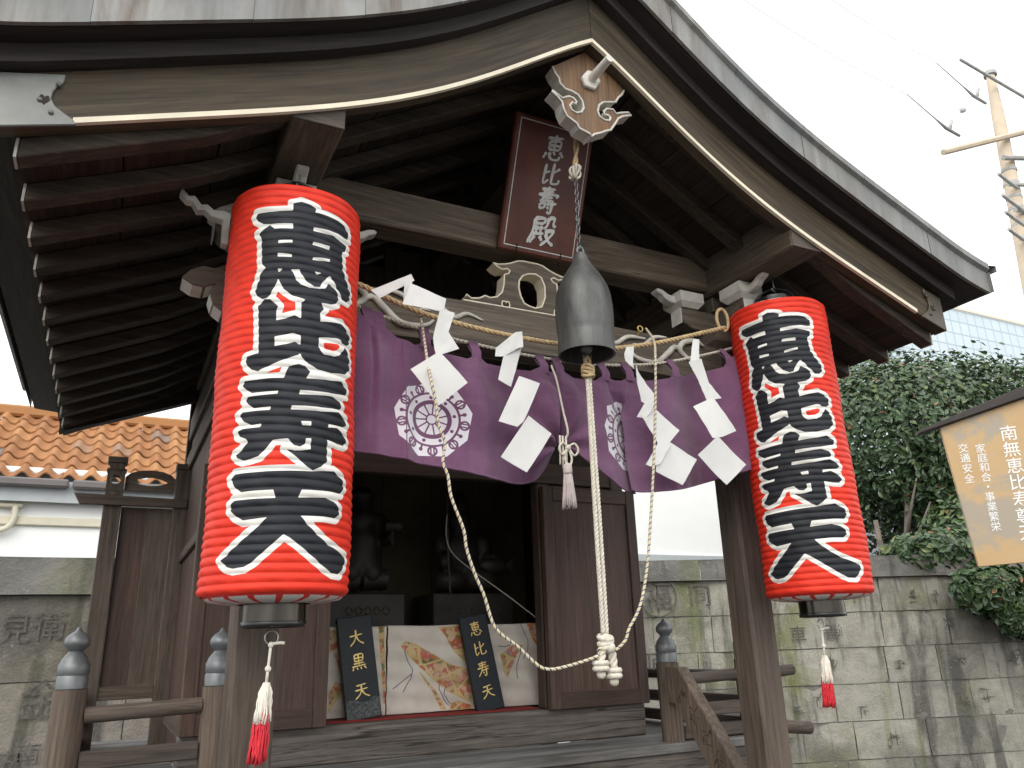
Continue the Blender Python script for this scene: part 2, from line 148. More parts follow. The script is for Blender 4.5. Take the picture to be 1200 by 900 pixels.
W['kaer'] = wood('grey brown carved timber', (.07, .055, .041), (.13, .106, .08), (.18, .15, .115), 'x', .7, .3, (.13, .11, .09))

def plain(name, col, rough=.6, metal=0, var=.25, scale=8, bmp=0, spec=.5, sheen=0, aniso=(1, 1, 1)):
    mt, nt, b = newmat(name)
    n = noise(nt, coords(nt, aniso), scale, 6, .62)
    lo = tuple(x*(1-var) for x in col); hi = tuple(min(1, x*(1+var)) for x in col)
    nt.links.new(ramp(nt, n, [(.3, lo), (.7, hi)]), b.inputs['Base Color'])
    b.inputs['Roughness'].default_value = rough; b.inputs['Metallic'].default_value = metal
    b.inputs['Specular IOR Level'].default_value = spec
    if sheen: b.inputs['Sheen Weight'].default_value = sheen
    if bmp: bump(nt, b, n, bmp, .01)
    return mt
M = {}
M['white'] = plain('aged white paint', (.60, .58, .52), .7, var=.22, scale=14, bmp=.1)
M['cream'] = plain('cream painted edge', (.78, .71, .55), .6, var=.12, scale=10)
M['carvewhite'] = plain('chalky white relief', (.52, .50, .44), .8, var=.35, scale=22)
M['paper'] = plain('white paper', (.70, .70, .675), .75, var=.05, scale=9, bmp=.12)
M['black'] = plain('black lacquer', (.012, .012, .013), .22, var=.3)
M['capmetal'] = plain('dark polished metal cap', (.055, .05, .043), .2, 1.0, .35, 6, .03, aniso=(6, 6, .6))
M['platedark'] = plain('brown patina fitting metal', (.10, .085, .065), .5, .5, .3, 8, .04)
M['cap'] = plain('black lacquer with worn gilt band', (.018, .018, .02), .25, var=.3)
M['wire'] = plain('dark wire', (.03, .03, .03), .45, 1)
M['steel'] = plain('galvanised steel', (.42, .43, .44), .4, .9, .2)
M['bronze'] = plain('grey green bronze', (.10, .103, .098), .46, .45, .6, 11, .14, aniso=(1.3, 1.3, .3))
M['iron'] = plain('patinated newel cap metal', (.17, .18, .185), .42, .45, .3, 10, .05)
M['plate'] = plain('grey fitting plate metal', (.21, .215, .20), .5, .4, .25, 5, .04)
M['straw'] = plain('straw rope', (.50, .37, .20), .85, var=.28, scale=60, bmp=.3)
M['hemp'] = plain('off white rope', (.60, .56, .47), .85, var=.2, scale=80, bmp=.3)
M['yarn'] = plain('white tassel yarn', (.74, .69, .60), .9, var=.14, scale=60)
M['redyarn'] = plain('red tassel yarn', (.62, .03, .045), .9, var=.25, scale=60)
M['mauveyarn'] = plain('pale mauve tassel yarn', (.50, .44, .42), .9, var=.15, scale=60)
M['yellow'] = plain('yellow thread', (.62, .50, .22), .8, var=.1)
M['navy'] = plain('dark thread', (.06, .065, .09), .8, var=.1)
M['gold'] = plain('gold leaf', (.60, .44, .16), .38, .55, .15)
M['silver'] = plain('pale chalk paint lettering', (.62, .63, .60), .55, var=.2, scale=30)
M['stonetab'] = None
M['redcloth'] = plain('red felt', (.25, .022, .02), .95, var=.2, scale=30)
M['statue'] = plain('very dark carved wood', (.03, .026, .022), .55, var=.5, scale=9, bmp=.1)  # very dark brown for statues and plinths
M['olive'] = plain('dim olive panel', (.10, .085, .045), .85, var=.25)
M['carve'] = plain('carved recess with painted shade', (.04, .031, .025), .9, var=.2)  # dark colour paints the shade inside carved strokes and heart cuts
M['wallwhite'] = plain('white rendered wall', (.86, .87, .85), .8, var=.02, scale=3)
M['lav'] = plain('pale lavender grey wall', (.50, .51, .56), .8, var=.05)
M['pipe'] = plain('cream painted pipe', (.62, .58, .45), .5, var=.05)
M['gutter'] = plain('grey brown gutter', (.13, .115, .11), .45, var=.1)
M['fascia'] = plain('pale blue grey fascia', (.45, .48, .49), .6, var=.05)
M['groove'] = plain('worn groove with painted shade', (.105, .098, .085), .95, var=.5, scale=30)  # dark colour paints groove shade and held dirt; letters lie on the face
M['bark'] = plain('grey bark', (.17, .145, .12), .9, var=.35, scale=12, bmp=.4)
M['flower'] = plain('pink camellia petals', (.75, .06, .14), .6, var=.2)
M['concrete'] = plain('utility pole concrete', (.60, .50, .38), .85, var=.1, scale=6)
M['insul'] = plain('grey insulator', (.38, .38, .36), .5, var=.2)
M['signtext'] = plain('white sign lettering', (.80, .80, .78), .6, var=.03)
M['signroof'] = plain('dark sign roof timber', (.035, .028, .026), .7, var=.3)

def m_copper():
    mt, nt, b = newmat('weathered copper sheet')
    v = coords(nt, (9, 9, 1.2)); n = noise(nt, v, 1.4, 7, .7, .5)
    n2 = noise(nt, coords(nt, (2, 2, 2)), 1.6, 4, .6)
    c = ramp(nt, n, [(.3, (.11, .082, .06)), (.45, (.20, .187, .165)), (.62, (.29, .29, .275))])
    c = mix(nt, ramp(nt, n2, [(.4, 0.), (.65, .75)]), c, (.175, .19, .195))
    nt.links.new(c, b.inputs['Base Color']); b.inputs['Roughness'].default_value = .6; b.inputs['Metallic'].default_value = .2
    bump(nt, b, n, .12, .004); return mt
M['copper'] = m_copper()
def m_lantern():
    mt, nt, b = newmat('red painted lantern paper')
    a = N(nt, 'ShaderNodeAttribute', attribute_name='ink'); d = a.outputs['Fac']
    n = noise(nt, coords(nt, (1, 1, 1)), 9, 6, .6)
    red = ramp(nt, n, [(.3, (.60, .026, .011)), (.7, (.76, .040, .017))])
    wht = ramp(nt, n, [(.3, (.66, .64, .58)), (.7, (.80, .79, .75))])
    blk = ramp(nt, n, [(.3, (.011, .012, .015)), (.7, (.022, .024, .03))])
    isw = mth(nt, 'LESS_THAN', d, .0142); isb = mth(nt, 'LESS_THAN', d, 0.0)
    c = mix(nt, isw, red, wht); c = mix(nt, isb, c, blk)
    nt.links.new(c, b.inputs['Base Color'])
    b.inputs['Roughness'].default_value = .58; b.inputs['Specular IOR Level'].default_value = .28
    bump(nt, b, noise(nt, coords(nt, (1, 1, 3)), 40, 4, .6), .12, .003)
    return mt
M['lantern'] = m_lantern()
def m_petal():
    mt, nt, b = newmat('lotus petal print on lantern base')
    tc = N(nt, 'ShaderNodeTexCoord'); sp = N(nt, 'ShaderNodeSeparateXYZ'); nt.links.new(tc.outputs['Object'], sp.inputs[0])
    ang = mth(nt, 'ARCTAN2', sp.outputs['Y'], sp.outputs['X'])
    k = mth(nt, 'ABSOLUTE', mth(nt, 'SINE', mth(nt, 'MULTIPLY', ang, 8.0)))
    r = mth(nt, 'SQRT', mth(nt, 'ADD', mth(nt, 'POWER', sp.outputs['X'], 2.0), mth(nt, 'POWER', sp.outputs['Y'], 2.0)))
    m1 = mth(nt, 'GREATER_THAN', k, .38); m2 = mth(nt, 'LESS_THAN', r, .160)
    nt.links.new(mix(nt, mth(nt, 'MULTIPLY', m1, m2), (.66, .03, .022), (.66, .64, .6)), b.inputs['Base Color'])
    b.inputs['Roughness'].default_value = .6; return mt
M['petal'] = m_petal()
def m_curtain():
    mt, nt, b = newmat('purple curtain cloth with white crest print')
    a = N(nt, 'ShaderNodeAttribute', attribute_name='ink'); d = a.outputs['Fac']
    n = noise(nt, coords(nt, (1, 1, 1)), 6, 5, .6)
    wv = N(nt, 'ShaderNodeTexWave'); wv.inputs['Scale'].default_value = 260; nt.links.new(coords(nt), wv.inputs['Vector'])
    n = mth(nt, 'ADD', mth(nt, 'MULTIPLY', n, .7), mth(nt, 'MULTIPLY', noise(nt, coords(nt, (9, 9, .7)), 3, 6, .7), .3))
    pur = ramp(nt, n, [(.3, (.106, .042, .096)), (.7, (.174, .073, .146))])
    fade = noise(nt, coords(nt, (2.2, 2.2, 5)), 1.6, 6, .7, .6)
    pur = mix(nt, mth(nt, 'MULTIPLY', ramp(nt, fade, [(.5, 0.), (.72, 1.)]), .35), pur, (.30, .16, .25))
    c = mix(nt, mth(nt, 'LESS_THAN', d, 0.0), pur, ramp(nt, fade, [(.3, (.62, .60, .65)), (.7, (.78, .76, .80))]))
    nt.links.new(c, b.inputs['Base Color']); b.inputs['Roughness'].default_value = .72
    b.inputs['Sheen Weight'].default_value = .25; b.inputs['Specular IOR Level'].default_value = .3
    bump(nt, b, mth(nt, 'ADD', mth(nt, 'MULTIPLY', wv.outputs['Fac'], .3), mth(nt, 'MULTIPLY', noise(nt, coords(nt, (3, 3, 1)), 9, 6, .62), 1.0)), .3, .006)
    return mt
M['curtain'] = m_curtain()
def m_brocade():
    mt, nt, b = newmat('cream brocade with woven fan ribbons')
    a = N(nt, 'ShaderNodeAttribute', attribute_name='ink'); d = a.outputs['Fac']
    l = N(nt, 'ShaderNodeAttribute', attribute_name='cord').outputs['Fac']
    v = coords(nt, (1, 1, 1), False)
    crm = ramp(nt, noise(nt, v, 7, 6, .6), [(.3, (.56, .50, .42)), (.7, (.70, .65, .57))])
    vo = N(nt, 'ShaderNodeTexVoronoi'); vo.inputs['Scale'].default_value = 48; nt.links.new(v, vo.inputs['Vector'])
    sep = N(nt, 'ShaderNodeSeparateColor'); nt.links.new(vo.outputs['Color'], sep.inputs[0])
    big = N(nt, 'ShaderNodeTexVoronoi'); big.inputs['Scale'].default_value = 11; nt.links.new(v, big.inputs['Vector'])
    sb = N(nt, 'ShaderNodeSeparateColor'); nt.links.new(big.outputs['Color'], sb.inputs[0])
    pat = ramp(nt, mth(nt, 'ADD', mth(nt, 'MULTIPLY', sep.outputs[0], .65), mth(nt, 'MULTIPLY', sb.outputs[1], .35)),
               [(0., (.45, .07, .03)), (.3, (.55, .16, .06)), (.46, (.10, .16, .05)), (.54, (.52, .36, .16)), (.68, (.60, .42, .30)), (.8, (.50, .10, .06)), (1., (.35, .30, .36))])
    be = N(nt, 'ShaderNodeTexVoronoi', feature='DISTANCE_TO_EDGE'); be.inputs['Scale'].default_value = 11; nt.links.new(v, be.inputs['Vector'])
    gold = (.58, .44, .20)
    pat = mix(nt, mth(nt, 'LESS_THAN', be.outputs[0], .045), pat, gold)
    pat = mix(nt, mth(nt, 'LESS_THAN', vo.outputs['Distance'], .22), pat, (.55, .30, .18))
    pat = mix(nt, mth(nt, 'GREATER_THAN', d, -.0035), pat, gold)
    c = mix(nt, mth(nt, 'LESS_THAN', d, 0.0), crm, pat)
    c = mix(nt, mth(nt, 'LESS_THAN', l, .0022), c, (.17, .15, .22))
    nt.links.new(c, b.inputs['Base Color']); b.inputs['Roughness'].default_value = .6; b.inputs['Sheen Weight'].default_value = .2
    bump(nt, b, noise(nt, v, 30, 4, .6), .1, .003)
    return mt
M['brocade'] = m_brocade()
def m_tablet():
    mt, nt, b = newmat('polished blue black granite')
    n = noise(nt, coords(nt), 160, 3, .7)
    nt.links.new(ramp(nt, n, [(.42, (.004, .008, .012)), (.62, (.009, .015, .021)), (.76, (.04, .055, .065))]), b.inputs['Base Color'])
    b.inputs['Specular IOR Level'].default_value = .25; b.inputs['Roughness'].default_value = .35; return mt
M['tablet'] = m_tablet()
M['roughgran'] = plain('rough chiselled granite', (.10, .11, .11), .9, var=.8, scale=110, bmp=.8)
def m_plaque():
    mt, nt, b = newmat('red brown lacquered plaque')
    v = coords(nt, (5, 5, .6)); n = noise(nt, v, 2, 7, .65, .6)
    nt.links.new(ramp(nt, n, [(.3, (.075, .021, .014)), (.7, (.145, .042, .025))]), b.inputs['Base Color'])
    b.inputs['Roughness'].default_value = .42; return mt
M['plaque'] = m_plaque()
def m_stone(name, base, moss):
    mt, nt, b = newmat(name)
    oi = N(nt, 'ShaderNodeObjectInfo')
    v = coords(nt, (1, 1, 1), True); tc = N(nt, 'ShaderNodeTexCoord')
    w0 = tc.outputs['Object']
    big = noise(nt, w0, 1.1, 5, .6, .4); mid = noise(nt, v, 7, 8, .7, .3); fin = noise(nt, v, 60, 4, .7)
    mp = N(nt, 'ShaderNodeMapping'); mp.inputs['Scale'].default_value = (3.2, 3.2, .35); nt.links.new(w0, mp.inputs['Vector'])
    streak = noise(nt, mp.outputs[0], 1.3, 6, .65, .3)
    c = ramp(nt, mid, [(.25, tuple(x*.5 for x in base)), (.5, base), (.72, tuple(min(1, x*1.45) for x in base))])
    c = mix(nt, .5, c, ramp(nt, oi.outputs['Random'], [(0, tuple(x*.42 for x in base)), (.16, tuple(x*.55 for x in base)), (.24, tuple(x*.9 for x in base)), (1, tuple(x*1.2 for x in base))]))
    c = mix(nt, mth(nt, 'MULTIPLY', ramp(nt, streak, [(.50, 0.), (.60, 1.)]), .78), c, (.075, .072, .066))
    c = mix(nt, mth(nt, 'MULTIPLY', ramp(nt, big, [(.52, 0.), (.64, 1.)]), moss), c, (.19, .20, .075))
    c = mix(nt, mth(nt, 'MULTIPLY', ramp(nt, noise(nt, w0, .75, 5, .62, .8), [(.50, 0.), (.60, 1.)]), .5), c, (.10, .097, .09))
    mp2 = N(nt, 'ShaderNodeMapping'); mp2.inputs['Scale'].default_value = (2.1, 2.1, .3); mp2.inputs['Location'].default_value = (3.7, 1.2, 9.1); nt.links.new(w0, mp2.inputs['Vector'])
    c = mix(nt, mth(nt, 'MULTIPLY', ramp(nt, noise(nt, mp2.outputs[0], 1.2, 6, .65, .4), [(.55, 0.), (.65, 1.)]), moss), c, (.16, .18, .055))
    lich = noise(nt, w0, 26, 5, .7); c = mix(nt, mth(nt, 'MULTIPLY', ramp(nt, lich, [(.6, 0.), (.7, 1.)]), .5), c, (.42, .42, .36))
    nt.links.new(c, b.inputs['Base Color']); b.inputs['Roughness'].default_value = .92; b.inputs['Specular IOR Level'].default_value = .2
    bump(nt, b, mth(nt, 'ADD', mid, mth(nt, 'MULTIPLY', fin, .4)), .9, .022)
    return mt
M['stoneR'] = m_stone('pale mossy stone block', (.33, .318, .272), .55)
M['stoneL'] = m_stone('grey brown stone block', (.26, .235, .205), .2)
M['coping'] = m_stone('grey lichen coping stone', (.23, .225, .205), .35)
M['mortar'] = plain('recessed mortar', (.17, .162, .145), .95, var=.3, scale=20)
def m_tile():
    mt, nt, b = newmat('terracotta roof tile')
    oi = N(nt, 'ShaderNodeObjectInfo'); n = noise(nt, coords(nt), 7, 6, .65)
    c = ramp(nt, oi.outputs['Random'], [(0., (.25, .098, .032)), (.5, (.33, .142, .048)), (.92, (.40, .19, .07)), (.96, (.15, .135, .135)), (1., (.22, .15, .11))])
    c = mix(nt, ramp(nt, n, [(.4, 0.), (.75, .5)]), c, (.28, .165, .085))
    nt.links.new(c, b.inputs['Base Color']); b.inputs['Roughness'].default_value = .85; return mt
M['tile'] = m_tile()
def m_leaf():
    mt, nt, b = newmat('glossy camellia leaf')
    a = N(nt, 'ShaderNodeAttribute', attribute_name='tone')
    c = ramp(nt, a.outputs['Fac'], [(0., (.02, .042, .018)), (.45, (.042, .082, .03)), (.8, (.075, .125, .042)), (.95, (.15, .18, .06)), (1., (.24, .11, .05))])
    nt.links.new(c, b.inputs['Base Color']); b.inputs['Roughness'].default_value = .32; b.inputs['Specular IOR Level'].default_value = .5
    return mt
M['leaf'] = m_leaf()
def m_sign():
    mt, nt, b = newmat('faded ochre signboard')
    n = noise(nt, coords(nt, (1, 1, 1)), 2.2, 5, .6, .6); n2 = noise(nt, coords(nt, (1, 1, 6)), 9, 5, .6)
    c = ramp(nt, n, [(.36, (.46, .27, .10)), (.52, (.50, .33, .15)), (.6, (.34, .29, .22))])
    c = mix(nt, mth(nt, 'MULTIPLY', n2, .3), c, (.40, .33, .24))
    nt.links.new(c, b.inputs['Base Color']); b.inputs['Roughness'].default_value = .55; return mt
M['sign'] = m_sign()
def m_net():
    mt, nt, b = newmat('pale blue construction netting')
    tc = N(nt, 'ShaderNodeTexCoord'); br = N(nt, 'ShaderNodeTexBrick')
    br.offset = 0; br.inputs['Scale'].default_value = 1.0; br.inputs['Mortar Size'].default_value = .05
    br.inputs['Brick Width'].default_value = .9; br.inputs['Row Height'].default_value = .9
    br.inputs['Color1'].default_value = (.55, .63, .66, 1); br.inputs['Color2'].default_value = (.52, .60, .64, 1); br.inputs['Mortar'].default_value = (.36, .45, .50, 1)
    sp = N(nt, 'ShaderNodeSeparateXYZ'); nt.links.new(tc.outputs['Object'], sp.inputs[0])
    cb = N(nt, 'ShaderNodeCombineXYZ'); nt.links.new(mth(nt, 'ADD', sp.outputs[0], sp.outputs[1]), cb.inputs[0]); nt.links.new(sp.outputs[2], cb.inputs[1])
    nt.links.new(cb.outputs[0], br.inputs['Vector']); nt.links.new(br.outputs['Color'], b.inputs['Base Color']); b.inputs['Roughness'].default_value = .8
    return mt
M['net'] = m_net()
def m_ground():
    mt, nt, b = newmat('grey gravel paving'); v = coords(nt, (1, 1, 1), False)
    n = noise(nt, v, 40, 6, .7); n2 = noise(nt, v, .7, 4, .6)
    c = mix(nt, n2, ramp(nt, n, [(.3, (.05, .048, .046)), (.7, (.10, .096, .09))]), (.075, .072, .068))
    nt.links.new(c, b.inputs['Base Color']); b.inputs['Roughness'].default_value = .95; bump(nt, b, n, .5, .02); return mt
M['ground'] = m_ground()

# ------------------------------------------------------------------ builders
class MB:
    """collects vertices and faces in eye-relative world coordinates; build() links them as one mesh"""
    def __init__(s): s.v = []; s.f = []; s.mi = []
    def add(s, vs, fs, mi=0):
        o = len(s.v); s.v += [tuple(p) for p in vs]; s.f += [tuple(i+o for i in f) for f in fs]; s.mi += [mi]*len(fs); return s
    def box(s, x0, x1, y0, y1, z0, z1, mi=0):
        v = [(x, y, z) for z in (z0, z1) for y in (y0, y1) for x in (x0, x1)]
        return s.add(v, [(0, 2, 3, 1), (4, 5, 7, 6), (0, 1, 5, 4), (2, 6, 7, 3), (0, 4, 6, 2), (1, 3, 7, 5)], mi)
    def beam(s, a, b, wd, ht, up=(0, 0, 1), mi=0):
        a, b = Vector(a), Vector(b); d = (b-a).normalized(); sd = d.cross(Vector(up)).normalized(); u = sd.cross(d)
        v = []
        for p in (a, b):
            for i, j in ((-1, -1), (1, -1), (1, 1), (-1, 1)): v.append(p+sd*(i*wd/2)+u*(j*ht/2))
        return s.add(v, [(0, 3, 2, 1), (4, 5, 6, 7), (0, 1, 5, 4), (1, 2, 6, 5), (2, 3, 7, 6), (3, 0, 4, 7)], mi)
    def tube(s, path, r, n=8, mi=0, closed=False):
        P = [Vector(p) for p in path]; k = len(P); rs = r if isinstance(r, (list, tuple)) else [r]*k
        o = len(s.v); prev = None
        for i, p in enumerate(P):
            t = (P[(i+1) % k]-P[i-1]) if closed else (P[min(i+1, k-1)]-P[max(i-1, 0)])
            t = t.normalized() if t.length > 1e-9 else Vector((0, 0, 1))
            if prev is None:
                a = Vector((0, 0, 1)) if abs(t.z) < .9 else Vector((1, 0, 0)); u = t.cross(a).normalized()
            else: u = (prev-t*prev.dot(t)).normalized()
            prev = u; w = t.cross(u)
            for j in range(n):
                an = 2*PI*j/n; s.v.append(tuple(p+(u*math.cos(an)+w*math.sin(an))*rs[i]))
        fs = []
        for i in range(k if closed else k-1):
            i2 = (i+1) % k
            for j in range(n): fs.append((o+i*n+j, o+i*n+(j+1) % n, o+i2*n+(j+1) % n, o+i2*n+j))
        if not closed:
            fs.append(tuple(o+j for j in reversed(range(n)))); fs.append(tuple(o+(k-1)*n+j for j in range(n)))
        s.f += fs; s.mi += [mi]*len(fs); return s
    def lathe(s, prof, c, n=32, mi=0, cap=True, sx=1, sy=1):
        o = len(s.v); k = len(prof)
        for r, z in prof:
            for j in range(n):
                a = 2*PI*j/n; s.v.append((c[0]+r*sx*math.cos(a), c[1]+r*sy*math.sin(a), c[2]+z))
        fs = []
        for i in range(k-1):
            for j in range(n): fs.append((o+i*n+j, o+i*n+(j+1) % n, o+(i+1)*n+(j+1) % n, o+(i+1)*n+j))
        if cap:
            fs.append(tuple(o+j for j in reversed(range(n)))); fs.append(tuple(o+(k-1)*n+j for j in range(n)))
        s.f += fs; s.mi += [mi]*len(fs); return s
    def extr(s, poly, f0, f1, mi=0, mside=None, caps=True):
        """poly: 2-d points; f0, f1 map a point to 3-d front and back"""
        o = len(s.v); n = len(poly); mside = mi if mside is None else mside
        s.v += [tuple(f0(*p)) for p in poly]+[tuple(f1(*p)) for p in poly]
        if caps:
            s.f += [tuple(o+i for i in range(n)), tuple(o+n+i for i in reversed(range(n)))]; s.mi += [mi, mi]
        for i in range(n): s.f.append((o+i, o+n+i, o+n+(i+1) % n, o+(i+1) % n)); s.mi.append(mside)
        return s
    def grid(s, fn, nu, nv, mi=0):
        o = len(s.v)
        for j in range(nv):
            for i in range(nu): s.v.append(tuple(fn(i/(nu-1), j/(nv-1))))
        for j in range(nv-1):
            for i in range(nu-1):
                a = o+j*nu+i; s.f.append((a, a+1, a+nu+1, a+nu)); s.mi.append(mi)
        return s
    def ball(s, c, r, n=12, mi=0, rz=None, ry=None):
        k = max(6, n//2+2); rz = rz or r; ry = ry or r
        return s.lathe([(max(1e-4, math.sin(PI*i/(k-1)))*r, -math.cos(PI*i/(k-1))*rz) for i in range(k)], c, n, mi, True, 1, ry/r)
    def build(s, name, mats, parent=None, smooth=False, bevel=0, base=None, kind=None):
        me = bpy.data.meshes.new(name)
        b = Vector(base) if base is not None else (Vector(parent['_b']) if parent is not None else Vector((0, 0, 0)))
        if s.v:
            vv = np.array(s.v, float)-np.array(b)
            me.from_pydata(vv.tolist(), [], s.f)
        mats = mats if isinstance(mats, (list, tuple)) else [mats]
        for mt in mats: me.materials.append(mt)
        if len(mats) > 1: me.polygons.foreach_set('material_index', s.mi)
        if bevel or True:
            bm = bmesh.new(); bm.from_mesh(me)
            bmesh.ops.recalc_face_normals(bm, faces=bm.faces)
            if bevel:
                es = [e for e in bm.edges if len(e.link_faces) == 2 and e.calc_face_angle(0) > .5]
                bmesh.ops.bevel(bm, geom=es, offset=bevel, segments=1, profile=.5, affect='EDGES', clamp_overlap=True)
            bm.to_mesh(me); bm.free()
        if smooth:
            me.polygons.foreach_set('use_smooth', [True]*len(me.polygons))
            if smooth is not True: me.set_sharp_from_angle(angle=smooth)
        me.update()
        return link(name, me, parent, b, kind)
def link(name, me, parent, b, kind=None):
    o = bpy.data.objects.new(name, me); COL.objects.link(o)
    if parent is not None:
        o.parent = parent; pb = Vector(parent['_b']); o.location = b-pb
    else: o.location = (b[0], b[1], b[2]+ZO)
    o['_b'] = tuple(b)
    if kind: o['kind'] = kind
    return o
def thing(name, label, cat, base, group=None):
    o = bpy.data.objects.new(name, None); COL.objects.link(o); o.empty_display_size = .1
    o.location = (base[0], base[1], base[2]+ZO); o['_b'] = tuple(base); o['label'] = label; o['category'] = cat
    if group: o['group'] = group
    return o
def tag(o, label, cat, group=None):
    o['label'] = label; o['category'] = cat
    if group: o['group'] = group
    return o
def struct(o): o['kind'] = 'structure'; return o
def box(name, x0, x1, y0, y1, z0, z1, mat, parent, bevel=.004, smooth=False):
    return MB().box(x0, x1, y0, y1, z0, z1).build(name, mat, parent, bevel=bevel)
def spline(pts, n):
    """Catmull-Rom through pts, n samples per span"""
    P = [np.array(p, float) for p in pts]; P = [2*P[0]-P[1]]+P+[2*P[-1]-P[-2]]; out = []
    for i in range(1, len(P)-2):
        for k in range(n):
            t = k/n
            out.append(.5*((2*P[i])+(-P[i-1]+P[i+1])*t+(2*P[i-1]-5*P[i]+4*P[i+1]-P[i+2])*t*t+(-P[i-1]+3*P[i]-3*P[i+1]+P[i+2])*t**3))
    out.append(P[-2]); return [tuple(p) for p in out]
def resample(path, step):
    P = np.array(path); d = np.r_[0, np.cumsum(np.linalg.norm(np.diff(P, axis=0), axis=1))]
    n = max(2, int(d[-1]/step)); t = np.linspace(0, d[-1], n)
    return np.stack([np.interp(t, d, P[:, k]) for k in range(3)], 1), d[-1]
def twist(mb, path, R, strands, pitch, n=6, mis=None, rs=None):
    """a laid rope: strands winding round the path"""
    Q, L = resample(spline(path, 10), pitch/10); P = [Vector(p) for p in Q]; k = len(P)
    fr = []; prev = None
    for i in range(k):
        t = (P[min(i+1, k-1)]-P[max(i-1, 0)]).normalized()
        u = t.cross(Vector((0, 0, 1)) if abs(t.z) < .9 else Vector((1, 0, 0))).normalized() if prev is None else (prev-t*prev.dot(t)).normalized()
        prev = u; fr.append((u, t.cross(u)))
    for q in range(strands):
        pts = []
        for i in range(k):
            a = 2*PI*(i/10+q/strands); u, w = fr[i]; pts.append(P[i]+(u*math.cos(a)+w*math.sin(a))*R*.5)
        mb.tube(pts, rs or R*.58, n, mis[q] if mis else 0)
    return mb
def sdf(poly, X, Y):
    """signed distance to a polygon, negative inside"""
    p = np.array(poly); d = np.full(X.shape, 1e9); ins = np.zeros(X.shape, bool); n = len(p)
    for i in range(n):
        a = p[i]; b = p[(i+1) % n]; e = b-a; wx = X-a[0]; wy = Y-a[1]
        t = np.clip((wx*e[0]+wy*e[1])/(e@e+1e-12), 0, 1)
        d = np.minimum(d, (wx-e[0]*t)**2+(wy-e[1]*t)**2)
        if abs(e[1]) > 1e-12:
            c = ((a[1] > Y) != (b[1] > Y)) & (X < a[0]+e[0]*(Y-a[1])/e[1]); ins ^= c
    d = np.sqrt(d); return np.where(ins, -d, d)
def sdl(line, X, Y):
    p = np.array(line); d = np.full(X.shape, 1e9)
    for a, b in zip(p[:-1], p[1:]):
        e = b-a; wx = X-a[0]; wy = Y-a[1]; t = np.clip((wx*e[0]+wy*e[1])/(e@e+1e-12), 0, 1)
        d = np.minimum(d, (wx-e[0]*t)**2+(wy-e[1]*t)**2)
    return np.sqrt(d)
def setattr_f(o, name, vals):
    a = o.data.attributes.new(name, 'FLOAT', 'POINT'); a.data.foreach_set('value', np.asarray(vals, np.float32).ravel())

# brush-written characters: strokes on a 100 x 100 grid, y down
BR = {
 '大': [[(10,38),(90,33)],[(50,5),(48,40),(35,70),(8,95)],[(50,42),(65,70),(95,92)]],
 '天': [[(20,22),(80,18)],[(10,48),(90,44)],[(50,22),(47,52),(35,75),(8,95)],[(50,50),(68,76),(97,92)]],
 '黒': [[(25,8),(25,45)],[(25,8),(75,8),(75,45)],[(25,27),(75,27)],[(25,45),(75,45)],[(50,8),(50,72)],[(18,58),(82,58)],[(6,74),(94,72)],[(15,82),(8,96)],[(36,82),(40,95)],[(58,82),(64,95)],[(80,80),(93,95)]],
 '恵': [[(16,13),(84,11)],[(28,24),(28,56)],[(28,24),(74,24),(74,56)],[(28,40),(74,40)],[(28,56),(74,56)],[(50,0),(50,58)],[(20,68),(10,90)],[(34,66),(38,84),(52,93),(76,91),(80,78)],[(50,62),(58,76)],[(78,62),(95,82)]],
 '比': [[(22,10),(22,88),(46,74)],[(22,46),(46,40)],[(60,4),(60,80),(68,91),(94,88),(96,72)],[(92,26),(62,46)]],
 '寿': [[(18,14),(82,12)],[(22,28),(78,26)],[(6,43),(94,41)],[(48,2),(46,35),(30,70),(8,94)],[(34,60),(90,57)],[(68,48),(68,90),(60,97),(50,90)],[(44,70),(53,82)]],
 '壽': [[(20,10),(80,9)],[(28,20),(74,19)],[(50,0),(50,20)],[(10,31),(90,30),(86,40)],[(26,41),(74,41)],[(20,53),(80,53)],[(24,63),(24,82)],[(24,63),(44,63),(44,80)],[(24,81),(44,79)],[(50,65),(94,62)],[(74,55),(74,93),(67,98),(58,92)],[(56,74),(63,84)],[(50,20),(50,53)]],
 '殿': [[(14,10),(50,10),(50,26)],[(14,26),(50,26)],[(16,10),(14,50),(2,90)],[(18,42),(52,41)],[(10,60),(56,58)],[(26,33),(26,60)],[(42,33),(42,60)],[(24,66),(10,90)],[(42,66),(54,82)],[(64,6),(62,30),(54,44)],[(64,8),(84,8),(84,28),(95,35)],[(58,52),(90,48),(76,74),(50,97)],[(62,58),(76,80),(98,95)]],
}
def brush(mb, ch, place, w=8.5, off=0):
    """each stroke a tapered ribbon; place(x, y, lift) maps grid units to 3-d"""
    for si, st in enumerate(BR[ch]):
        P = spline([(x, y, 0) for x, y in st], 6) if len(st) > 2 and st[0] != st[-1] else [(st[0][0]+(st[-1][0]-st[0][0])*t/6, st[0][1]+(st[-1][1]-st[0][1])*t/6, 0) for t in range(7)]
        P = np.array(P)[:, :2]; k = len(P); d = np.gradient(P, axis=0); d /= np.linalg.norm(d, axis=1)[:, None]+1e-9
        nrm = np.stack([-d[:, 1], d[:, 0]], 1); t = np.linspace(0, 1, k)
        hw = w*(.5+.12*np.cos(t*2*PI)-.22*t**3); hw[0] *= .6; hw[-1] *= .35
        Lp = P+nrm*hw[:, None]; Rp = P-nrm*hw[:, None]; lift = .0012+si*.00025
        vs = [place(x, y, lift) for x, y in Lp]+[place(x, y, lift) for x, y in Rp]
        mb.add(vs, [(i, i+1, k+i+1, k+i) for i in range(k-1)])
